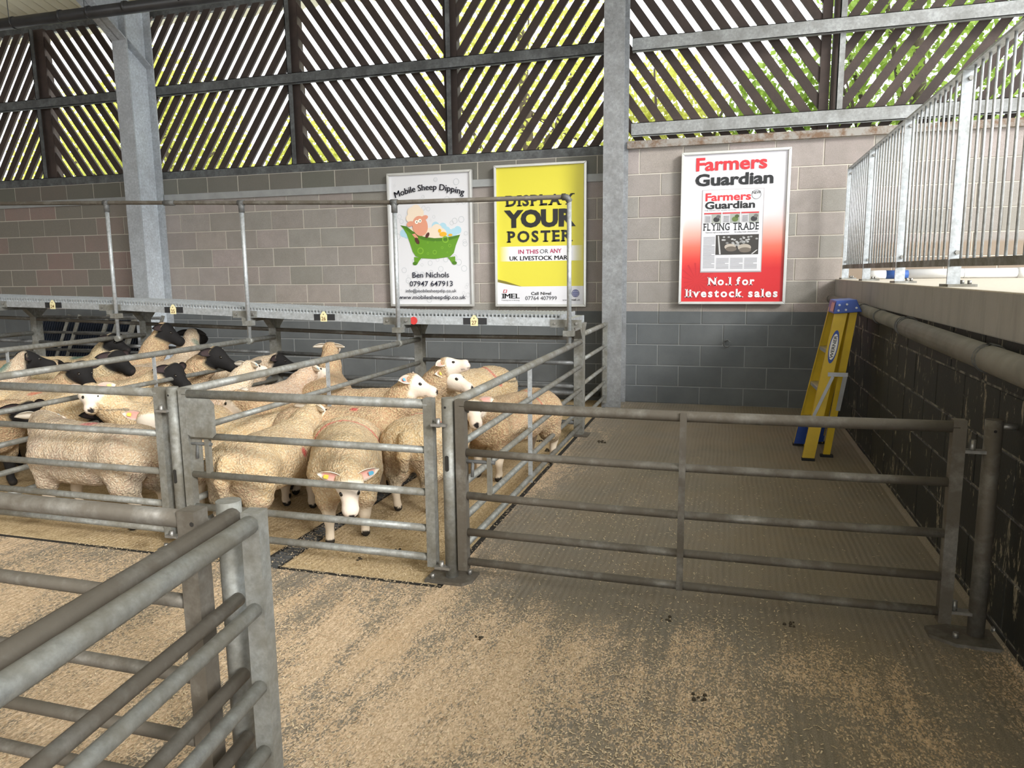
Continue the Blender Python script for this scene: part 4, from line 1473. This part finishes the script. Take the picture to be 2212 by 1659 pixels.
def surface_nets(F, org, h):
    s = F < 0
    nx, ny, nz = F.shape
    cnt = np.zeros((nx - 1, ny - 1, nz - 1), np.float64)
    acc = np.zeros((nx - 1, ny - 1, nz - 1, 3))
    corners = [(i, j, k) for i in (0, 1) for j in (0, 1) for k in (0, 1)]
    sl3 = lambda c: (slice(c[0], nx - 1 + c[0]), slice(c[1], ny - 1 + c[1]), slice(c[2], nz - 1 + c[2]))
    for a in range(8):
        for b in range(a + 1, 8):
            ca, cb = corners[a], corners[b]
            if sum(abs(p - q) for p, q in zip(ca, cb)) != 1:
                continue
            fa, fb = F[sl3(ca)], F[sl3(cb)]
            x = (fa < 0) != (fb < 0)
            with np.errstate(divide='ignore', invalid='ignore'):
                t = np.where(x, fa / (fa - fb), 0)
            cnt += x
            for ax in range(3):
                acc[..., ax] += np.where(x, ca[ax] + t * (cb[ax] - ca[ax]), 0)
    act = cnt > 0
    idx = -np.ones(cnt.shape, np.int64)
    idx[act] = np.arange(act.sum())
    base = np.argwhere(act).astype(float)
    V = (base + acc[act] / cnt[act][:, None]) * h + org
    quads = []
    for ax in range(3):
        u, v = (ax + 1) % 3, (ax + 2) % 3
        A = [slice(1, -1)] * 3
        A[ax] = slice(0, F.shape[ax] - 1)
        B = list(A)
        B[ax] = slice(1, F.shape[ax])
        fa, fb = s[tuple(A)], s[tuple(B)]
        ch = np.argwhere(fa != fb)
        if not len(ch):
            continue
        flip = fa[tuple(ch.T)]
        g = ch.copy()
        g[:, u] += 1
        g[:, v] += 1

        def cell(du, dv):
            q = g.copy()
            q[:, u] -= du
            q[:, v] -= dv
            return idx[q[:, 0], q[:, 1], q[:, 2]]
        q = np.stack([cell(1, 1), cell(0, 1), cell(0, 0), cell(1, 0)], 1)
        q[~flip] = q[~flip][:, ::-1]
        quads.append(q)
    return V, np.concatenate(quads)


def unit(az, el):
    return np.array((math.cos(el) * math.cos(az), math.cos(el) * math.sin(az), math.sin(el)))


WOOL = np.array(srgb(222, 204, 170))


def make_sheep(x, y, head_deg, label, breed='white', scale=.95, neck=(0, 45), face=(0, -15), nl=.27, marks=(), stripes=(), tags=('yellow', 'blue'), wool=None, step=0.0, clipped=None, group=None, fat=1.0):
    V3 = lambda *a: np.array(a, float)
    black = breed == 'black'
    prims = []

    def add(a, b, ra, rb, k=.03):
        prims.append((V3(*a), V3(*b), ra, rb, k))
    fy = .99 * fat
    # trunk: rump, loin, barrel, shoulder, brisket
    add((-.33, -.05 * fy, .432), (-.33, .05 * fy, .432), .155, .155, .04)
    add((-.32, 0, .445), (.22, 0, .445), .150, .150, .05)
    add((-.12, -.045 * fy, .405), (.10, -.045 * fy, .40), .168, .165, .05)
    add((-.12, .045 * fy, .405), (.10, .045 * fy, .40), .168, .165, .05)
    add((.22, -.03, .425), (.22, .03, .425), .158, .158, .05)
    add((.30, 0, .39), (.36, 0, .415), .13, .105, .05)
    nb = V3(.29, 0, .485)
    na, ne = R(neck[0]), R(neck[1])
    nv_ = unit(na, ne)
    N = nb + nv_ * nl
    add(nb, nb + nv_ * nl * .55, .122, .098, .05)
    add(nb + nv_ * nl * .5, N, .098, .072, .04)
    hd = unit(R(face[0]), R(face[1]))
    lat = np.cross((0, 0, 1), hd)
    lat /= np.linalg.norm(lat)
    hup = np.cross(hd, lat)
    Hs = 1.06 if black else 1.0
    P0 = N + hd * .015
    add(P0 - lat * .014, P0 + lat * .014, .060 * Hs, .060 * Hs, .03)
    add(P0 + hd * .05 - hup * .006, P0 + hd * .15 * Hs - hup * .022, .052 * Hs, .036, .03)
    add(P0 + hd * .145 * Hs - hup * .018 - lat * .009, P0 + hd * .145 * Hs - hup * .018 + lat * .009, .035, .035, .02)
    add(P0 + hd * .02 - hup * .045, P0 + hd * .14 * Hs - hup * .045, .038, .024, .03)      # jaw
    for s in (-1, 1):
        st = step * s
        add((-.33, s * .085 * fy, .42), (-.36, s * .112, .27), .140, .088, .05)
        add((-.36, s * .112, .27), (-.425, s * .105, .185), .070, .036, .035)
        add((-.425, s * .105, .185), (-.40 + st * .5, s * .105, .06), .031, .0225, .02)
        add((-.40 + st * .5, s * .105, .06), (-.385 + st * .5, s * .105, .026), .0235, .028, .012)
        add((.23, s * .095, .38), (.245, s * .105, .25), .112, .066, .05)
        add((.245, s * .105, .25), (.262 - st * .5, s * .098, .145), .05, .033, .03)
        add((.262 - st * .5, s * .098, .145), (.252 - st, s * .098, .055), .029, .022, .02)
        add((.252 - st, s * .098, .055), (.268 - st, s * .098, .026), .0235, .028, .012)
    add((-.485, 0, .50), (-.525, 0, .40), .045, .04, .03)
    add((-.525, 0, .40), (-.52, 0, .315), .04, .026, .02)
    h = .0115
    pts = np.array([p_[i] for p_ in prims for i in (0, 1)])
    lo = pts.min(0) - .24
    hi = pts.max(0) + .24
    lo[2] = -.03
    dim = np.ceil((hi - lo) / h).astype(int) + 1
    F = np.full(dim, .25)
    ax_ = [lo[i] + np.arange(dim[i]) * h for i in range(3)]
    for a, b, ra, rb, k in prims:
        mr = max(ra, rb) + .10
        i0 = np.maximum(((np.minimum(a, b) - mr - lo) / h).astype(int), 0)
        i1 = np.minimum(((np.maximum(a, b) + mr - lo) / h).astype(int) + 2, dim)
        sub = tuple(slice(i0[q], i1[q]) for q in range(3))
        G = np.stack(np.meshgrid(ax_[0][sub[0]], ax_[1][sub[1]], ax_[2][sub[2]], indexing='ij'), -1)
        d = capsule_field(G, a, b, ra, rb)
        f0 = F[sub]
        hh_ = np.clip(.5 + .5 * (f0 - d) / k, 0, 1)
        F[sub] = f0 + (d - f0) * hh_ - k * hh_ * (1 - hh_)
    F = np.maximum(F, -(np.meshgrid(ax_[0], ax_[1], ax_[2], indexing='ij')[2] - .0))     # flat soles on the ground
    V, Q = surface_nets(F, lo, h)
    n0 = len(V)
    # zones
    hz = (V - P0) @ hd
    hdist = np.linalg.norm((V - P0) - np.outer(np.clip(hz, -.06, .16), hd), axis=1)
    # face only ahead of the poll
    face_m = np.clip((hz + (.045 if black else .005)) / .02, 0, 1) * (hdist < .135)
    face_m *= np.clip(((V - nb) @ nv_ - nl * .72) / .03, 0, 1)
    leg_lim = np.where(V[:, 0] < 0, .20, .205)
    leg_m = np.clip((leg_lim - V[:, 2]) / .03, 0, 1)
    hoof = V[:, 2] < .034
    wc = WOOL if wool is None else np.array(wool)
    col = np.tile(wc, (n0, 1))
    nzv = np.array([mnoise.noise((v[0] * 7 + x * 9, v[1] * 7, v[2] * 7 + y * 5)) for v in V])
    col *= (1 + .13 * nzv)[:, None]
    # dung-stained breech and belly
    st_ = np.clip(((-.40 - V[:, 0]) / .08), 0, 1) * np.clip((.40 - V[:, 2]) / .12, 0, 1) * .5 + np.clip((.27 - V[:, 2]) / .06, 0, 1) * .3
    col = col * (1 - st_[:, None]) + np.array((.20, .15, .10)) * st_[:, None]
    fc_ = np.array((.016, .015, .015)) if black else np.array(srgb(228, 218, 202))
    lc = np.array((.02, .018, .017)) if black else np.array(srgb(214, 198, 176))
    wm = np.ones(n0)
    if clipped is not None:
        cpos, crad = clipped
        cm = np.clip((crad - np.linalg.norm(V - np.array(cpos), axis=1)) / .02, 0, 1)
        col = col * (1 - cm[:, None]) + np.array(srgb(232, 200, 182)) * cm[:, None]
        wm *= 1 - cm
    if not black:
        pk = np.clip(hz / .12, 0, 1)[:, None] * .35
        fcol = fc_ * (1 - pk) + np.array(srgb(236, 206, 190)) * pk
    else:
        fcol = np.tile(fc_, (n0, 1))
    col = col * (1 - face_m[:, None]) + fcol * face_m[:, None]
    col = col * (1 - leg_m[:, None]) + lc * leg_m[:, None]
    col[hoof] = (.03, .025, .02)
    wm *= (1 - face_m) * (1 - leg_m)
    nose = P0 + hd * .181 * Hs - hup * .012
    nd_ = np.linalg.norm((V - nose) * 1.0, axis=1)
    col[nd_ < .020] = (.03, .025, .025)
    mouth = P0 + hd * .165 * Hs - hup * .05
    md = np.abs((V - mouth) @ hup)
    sel = (md < .004) & (hz > .11)
    col[sel] = col[sel] * .45
    for mpos, mr, mc in marks:
        mm = np.clip((mr - np.linalg.norm((V - np.array(mpos)) * np.array((1, 1, .8)), axis=1)) / (mr * .45), 0, 1)[:, None] * .8
        col = col * (1 - mm) + np.array(mc) * mm
    for sxp, zmin, mc in stripes:
        mm = (np.clip((.014 - np.abs(V[:, 0] - sxp - .02 * np.sin(V[:, 1] * 14))) / .008, 0, 1) * (V[:, 2] > zmin))[:, None] * .62
        col = col * (1 - mm) + np.array(mc) * mm
    # wool relief
    nrm = np.zeros_like(V)
    fn = np.cross(V[Q[:, 1]] - V[Q[:, 0]], V[Q[:, 2]] - V[Q[:, 0]])
    for c_ in range(4):
        np.add.at(nrm, Q[:, c_], fn)
    nrm /= np.linalg.norm(nrm, axis=1)[:, None] + 1e-9
    rel = np.array([mnoise.noise((v[0] * 34 + x * 5, v[1] * 34 + y * 3, v[2] * 34)) for v in V])
    rel2 = np.array([mnoise.noise((v[0] * 80 + x, v[1] * 80, v[2] * 80 + y)) for v in V])
    V = V + nrm * (wm * (.0042 * rel + .0036 * rel2))[:, None]
    Vl = V.tolist()
    Ql = Q.tolist()
    C = np.concatenate([col, wm[:, None]], 1).tolist()
    eye_faces = []
    # ears
    ear_tips = []
    for s in (-1, 1):
        root = P0 + lat * s * .046 + hup * .028 - hd * .022
        e1 = lat * s * .93 - hd * .22 + hup * (-.12 if black else .06)
        e1 /= np.linalg.norm(e1)
        e3 = hd * .62 + hup * .55
        e3 -= e1 * (e3 @ e1)
        e3 /= np.linalg.norm(e3)            # opening faces this way
        e2 = np.cross(e1, e3)
        L = .118 if not black else .128
        rows = []
        for lay, off_ in ((0, .0), (1, .007)):
            for i in range(8):
                t_ = i / 7
                w_ = .031 * math.sin(math.pi * (.18 + .82 * t_) ** .85) ** .8 + .003 if t_ < 1 else .002
                for j in range(5):
                    q = (j - 2) / 2
                    cup = .020 * q * q * (1 - .6 * t_) - .010 * t_ * t_
                    pnt = root + e1 * L * t_ + e2 * w_ * q + e3 * (cup - off_ * math.sin(math.pi * min(1, .2 + t_ * .8)))
                    rows.append(pnt)
        o = len(Vl)
        Vl += [list(map(float, r_)) for r_ in rows]
        inner = (.05, .035, .035) if black else srgb(224, 168, 156)
        outer = tuple(fc_)
        for lay in (0, 1):
            for i in range(8):
                for j in range(5):
                    edge = j in (0, 4) or i > 5
                    C.append([*(inner if lay == 0 and not edge else outer), 0.0])
        for lay in (0, 1):
            for i in range(7):
                for j in range(4):
                    a = o + lay * 40 + i * 5 + j
                    qd = [a, a + 1, a + 6, a + 5]
                    if (lay == 0) == (s > 0):
                        qd.reverse()
                    Ql.append(qd)
        for i in range(7):
            for j in (0, 4):
                a = o + i * 5 + j
                Ql.append([a, a + 5, a + 45, a + 40])
        for j in range(4):
            a = o + 35 + j
            Ql.append([a, a + 1, a + 41, a + 40])
        ear_tips.append((root + e1 * L * .60 + e3 * .010, e1, e2, e3))
        # eyes
        ec = P0 + hd * .062 + lat * s * .043 * Hs + hup * .022
        o = len(Vl)
        for i in range(5):
            ph = math.pi * (i / 4)
            for j in range(8):
                th = 2 * math.pi * j / 8
                pnt = ec + .0145 * (hd * math.cos(ph) * 1.15 + lat * math.sin(ph) * math.cos(th) * .8 + hup * math.sin(ph) * math.sin(th) * .8)
                Vl.append(list(map(float, pnt)))
                C.append([.012, .009, .006, 0.])
        for i in range(4):
            for j in range(8):
                eye_faces.append(len(Ql))
                Ql.append([o + i * 8 + j, o + i * 8 + (j + 1) % 8, o + (i + 1) * 8 + (j + 1) % 8, o + (i + 1) * 8 + j])
    me = bpy.data.meshes.new('sheep')
    me.from_pydata([tuple(c * scale for c in v) for v in Vl], [], Ql)
    me.polygons.foreach_set('use_smooth', [True] * len(Ql))
    at = me.color_attributes.new('coat', 'FLOAT_COLOR', 'POINT')
    at.data.foreach_set('color', np.array(C, dtype=np.float32).ravel())
    me.materials.append(MATS['coat'])
    me.materials.append(MATS['eye'])
    for fi in eye_faces:
        me.polygons[fi].material_index = 1
    me.update()
    o = bpy.data.objects.new('sheep', me)
    COL.objects.link(o)
    o.location = (x, y, 0)
    o.rotation_euler = (0, 0, R(head_deg))
    tag(o, label, 'sheep', group or ('black faced sheep' if black else 'white faced sheep'))
    for (tp, e1, e2, e3), tc in zip(ear_tips, tags):
        if not tc:
            continue
        mb = MB()
        c0 = Vector(tp)
        a, b, c_ = Vector(e1), Vector(e2), Vector(e3)
        sz = .0125
        mb.prism([(c0 + (-a - b * .9) * sz) * scale, (c0 + (a * .7 - b * .9) * sz) * scale, (c0 + (a * 1.2) * sz) * scale, (c0 + (a * .7 + b * .9) * sz) * scale, (c0 + (-a + b * .9) * sz) * scale], c_ * .004)
        tg_ = mb.build('ear_tag', 'ear_' + tc, None)
        tg_.parent = o
    return o


RED = srgb(214, 60, 66)
PINK = srgb(205, 40, 90)
TEAL = srgb(40, 120, 112)
ORG = srgb(226, 130, 90)
CREAM = srgb(224, 203, 168)
GREYW = srgb(212, 195, 170)
TAN = srgb(208, 184, 146)
RS = srgb(222, 92, 84)
# --- pen beside the alley
make_sheep(-2.05, 3.60, -62, 'sheep walking with its head lowered towards the pen gate', neck=(6, -14), face=(4, -64), nl=.235, stripes=[(-.24, .45, RS)], tags=('yellow', 'blue'), wool=CREAM, step=.05)
make_sheep(-1.80, 4.27, 93, 'sheep standing tail towards the gate beside the corner post', neck=(-10, -8), face=(-20, -40), stripes=[(-.17, .48, RS)], tags=(None, None), wool=CREAM)
make_sheep(-2.40, 4.20, 26, 'sheep with a bare pink shoulder patch and green neck mark', neck=(-4, 55), face=(-22, -14), nl=.32, marks=[((.36, -.03, .62), .05, TEAL), ((.08, -.06, .60), .035, RED)], clipped=((.25, -.20, .30), .14), tags=('blue', None), wool=TAN)
make_sheep(-2.47, 4.98, 20, 'sheep raising its chin behind the pink shouldered sheep', neck=(-2, 56), face=(-10, 12), nl=.34, tags=(None, None), wool=TAN)
make_sheep(-2.08, 5.60, -118, 'sheep with its head bent round beside its red striped back', neck=(80, 26), face=(108, -18), nl=.27, stripes=[(-.24, .46, RS)], tags=('yellow', None), wool=CREAM, scale=1.06)
make_sheep(-1.47, 4.92, -112, 'sheep facing the alley rails with a red striped rump', neck=(18, 24), face=(52, -26), nl=.25, stripes=[(-.20, .47, RS)], tags=('yellow', None), wool=TAN)
make_sheep(-2.50, 3.57, 92, 'sheep behind the gate plate with a small red flank spot', neck=(4, 26), face=(-22, -10), nl=.26, marks=[((.02, -.20, .45), .03, RED), ((-.28, -.02, .60), .06, RS)], tags=(None, None), wool=CREAM, scale=.92)
# --- next pen
make_sheep(-3.57, 3.32, 178, 'woolly sheep standing side on behind the gate, rump to the post', neck=(-28, 14), face=(-75, -5), nl=.29, marks=[((-.02, .0, .62), .07, srgb(222, 130, 130))], tags=('blue', 'yellow'), wool=GREYW, scale=.97, fat=1.08)
make_sheep(-3.60, 3.98, 186, 'sheep staring at the camera over a woolly back, ears spread', neck=(34, 42), face=(128, -26), nl=.32, marks=[((-.04, .06, .60), .045, PINK)], tags=('blue', 'yellow'), wool=CREAM)
make_sheep(-2.98, 3.84, 228, 'sheep peering out beside the round post, half hidden', neck=(10, 36), face=(80, -34), nl=.29, tags=('yellow', None), wool=CREAM, scale=.90)
make_sheep(-2.92, 4.60, -110, 'sheep looking left behind the blank metal plate', neck=(-22, 30), face=(-52, -32), nl=.28, marks=[((-.08, -.02, .60), .055, PINK)], tags=('blue', None), wool=TAN)
make_sheep(-3.48, 4.86, 72, 'curly woolled sheep seen from behind, pink ears out', neck=(-6, 40), face=(0, 0), nl=.27, tags=('blue', 'yellow'), wool=srgb(222, 200, 178))
make_sheep(-3.95, 4.80, 85, 'pale sheep with a crimson back mark beside the divider', neck=(-4, 42), face=(-10, -5), nl=.29, marks=[((.12, .02, .60), .04, PINK)], tags=('blue', 'yellow'), wool=srgb(234, 216, 194))
make_sheep(-3.30, 5.52, 114, 'lone sheep facing the back wall with its head high', neck=(0, 64), face=(-14, 4), nl=.34, tags=('blue', 'yellow'), wool=TAN)
# --- black faced sheep
BF = 'black'
make_sheep(-4.80, 5.16, 12, 'black faced sheep stretching its chin onto the divider rail', BF, neck=(-2, 40), face=(-6, -24), nl=.33, tags=(None, 'white'), wool=TAN, scale=1.08)
make_sheep(-5.14, 5.66, 96, 'black faced sheep seen from behind, ears level, by the post', BF, neck=(0, 56), face=(0, -8), nl=.36, tags=(None, 'white'), wool=GREYW, marks=[((.42, -.05, .70), .06, TEAL)], scale=1.06)
make_sheep(-5.58, 5.48, 62, 'tall black faced sheep looking down beside the steel post', BF, neck=(-10, 62), face=(-44, -30), nl=.40, tags=(None, 'white'), wool=TAN, scale=1.08)
make_sheep(-6.38, 5.75, 10, 'black faced sheep with a teal mark in front of the hurdles', BF, neck=(-4, 52), face=(-14, -20), nl=.33, tags=(None, 'white'), wool=srgb(222, 204, 168), marks=[((.14, -.02, .62), .09, TEAL)], scale=1.07)
make_sheep(-5.55, 4.98, 4, 'black faced sheep with its muzzle below the divider rail', BF, neck=(-4, 44), face=(-10, -25), nl=.32, tags=(None, None), wool=srgb(222, 204, 168), scale=1.04)
make_sheep(-5.36, 4.48, 2, 'black faced sheep with a drooping tagged ear, mid flock', BF, neck=(-6, 44), face=(-22, -30), nl=.30, tags=(None, 'white'), wool=TAN, marks=[((-.05, -.05, .6), .05, TEAL)], scale=1.03)
make_sheep(-4.74, 4.55, 34, 'black faced sheep nosing through the divider rails', BF, neck=(-4, 36), face=(-40, -34), nl=.29, tags=(None, None), wool=CREAM, marks=[((-.2, -.05, .59), .07, ORG)], scale=1.02)
make_sheep(-5.62, 4.02, 62, 'black faced sheep with a teal nape, seen from behind', BF, neck=(0, 52), face=(0, -12), nl=.34, tags=(None, None), wool=GREYW, marks=[((.36, 0, .68), .08, TEAL)], scale=1.03)
make_sheep(-4.80, 4.08, 2, 'black faced sheep with an orange back mark behind the ear spread sheep', BF, neck=(0, -10), face=(-10, -40), nl=.25, tags=(None, None), wool=CREAM, marks=[((-.02, -.03, .62), .06, ORG)], scale=1.0)
make_sheep(-4.98, 3.60, 8, 'dark headed sheep with its nose low by the gate', BF, neck=(-6, 16), face=(-10, -40), nl=.26, tags=(None, None), wool=TAN, marks=[((.05, 0, .62), .06, ORG)], scale=1.0)
make_sheep(-6.22, 4.85, 80, 'black faced sheep standing by the far divider', BF, neck=(0, 20), face=(0, -20), nl=.26, tags=(None, None), wool=CREAM, scale=1.02)
make_sheep(-4.66, 5.78, 30, 'black faced sheep with an upright ear near the bath poster post', BF, neck=(0, 24), face=(-4, -18), nl=.32, tags=(None, None), wool=GREYW, scale=1.0)
make_sheep(-7.2, 5.5, 95, 'cream sheep rump beyond the far divider', BF, neck=(0, 10), face=(0, -20), nl=.26, tags=(None, None), wool=TAN)

# ------------------------------------------------------------------ near pen on the left
PX, PYN = -1.196, 1.505
pst = round_post(PX, PYN, 'thick round post joining the two near gates', r=.031, h=.86)
g = gate((-2.9, 1.425), (-1.215, 1.425), 'near galvanised gate running left from the round post', 'galv_dirty', group='gates of the near pen', w=.05)
MB().tube([(-1.222, 1.3992, .83), (-1.222, 1.404, .83)], .006, 10).build('pin_hole', 'dark_gap', g)
dirn = Vector((.085, -.68, 0)).normalized()
q0 = Vector((-1.158, 1.47, 0))
dv = thing('pen_divider', (q0.x, q0.y, 0), 'near tube divider fixed to the thick round post', 'fence', 'gates of the near pen')
rails(dv, q0, q0 + dirn * 2.0, RZ, 'galv_dirty')
q1 = Vector((-1.086, 1.475, 0))
g = gate((q1.x, q1.y), ((q1 + dirn * 2.0).x, (q1 + dirn * 2.0).y), 'near open gate folded back alongside the tube divider', 'galv', group='gates of the near pen', w=.046)

# ------------------------------------------------------------------ loose wood shavings on the floor
def dens(X, Y):
    d = .55 + .45 * np.sin(X * 3.1 + 1.7 * np.sin(Y * 2.3)) * np.sin(Y * 2.7 + X)
    right = np.clip((.75 - X) / 1.0, .12, 1)
    alley = np.where((Y > 3.0) & (X > -1.2), .25, 1)
    return d * right * alley


n = 90000
X = rng.uniform(-3.4, 1.0, n)
Y = 1.2 + rng.random(n) ** 1.5 * 4.2
keep = rng.random(n) < dens(X, Y)
X, Y = X[keep], Y[keep]
n = len(X)
a = rng.uniform(0, 2 * math.pi, n)
L = rng.uniform(.003, .0075, n)
Wd = rng.uniform(.0010, .0024, n)
tl = rng.uniform(-.0015, .0015, n)
ca, sa = np.cos(a), np.sin(a)
z = rng.uniform(.0025, .004, n)
c4 = []
for sl_, sw in ((1, 1), (-1, 1), (-1, -1), (1, -1)):
    c4.append(np.stack([X + sl_ * L * ca - sw * Wd * sa, Y + sl_ * L * sa + sw * Wd * ca, z + sl_ * tl], 1))
v = np.stack(c4, 1).reshape(-1, 3)
me = bpy.data.meshes.new('wood_shavings')
me.from_pydata(v.tolist(), [], np.arange(4 * n).reshape(-1, 4).tolist())
simple('shaving', (.66, .53, .35), .8, 0, .35, 90)
me.materials.append(MATS['shaving'])
o = bpy.data.objects.new('wood_shavings', me)
COL.objects.link(o)
o['kind'] = 'stuff'
tag(o, 'pale wood shavings scattered over the ribbed concrete floor', 'shavings')
# dark droppings
rd_ = random.Random(9)
spots = [(-1.16, 3.02, .03), (-1.14, 3.06, .025), (-.98, 6.0, .035), (.28, 2.98, .02), (-.9, 2.55, .018), (-1.35, 5.6, .03), (-1.5, 5.9, .03), (-1.6, 3.3, .025), (-1.75, 3.15, .02), (-1.42, 3.6, .028), (-.05, 2.35, .02), (-.2, 2.9, .02)]
mb = MB()
for x, y, r_ in spots:
    for k in range(7):
        q = (x + rd_.uniform(-r_, r_), y + rd_.uniform(-r_, r_))
        rr = r_ * rd_.uniform(.2, .42)
        mb.tube([(q[0], q[1], 0), (q[0], q[1], rr * .7), (q[0], q[1], rr)], [rr, rr * .8, rr * .3], 7)
simple('dung', (.055, .042, .025), .8)
o = mb.build('droppings', 'dung')
o['kind'] = 'stuff'
tag(o, 'small dark droppings scattered on the floor', 'droppings')
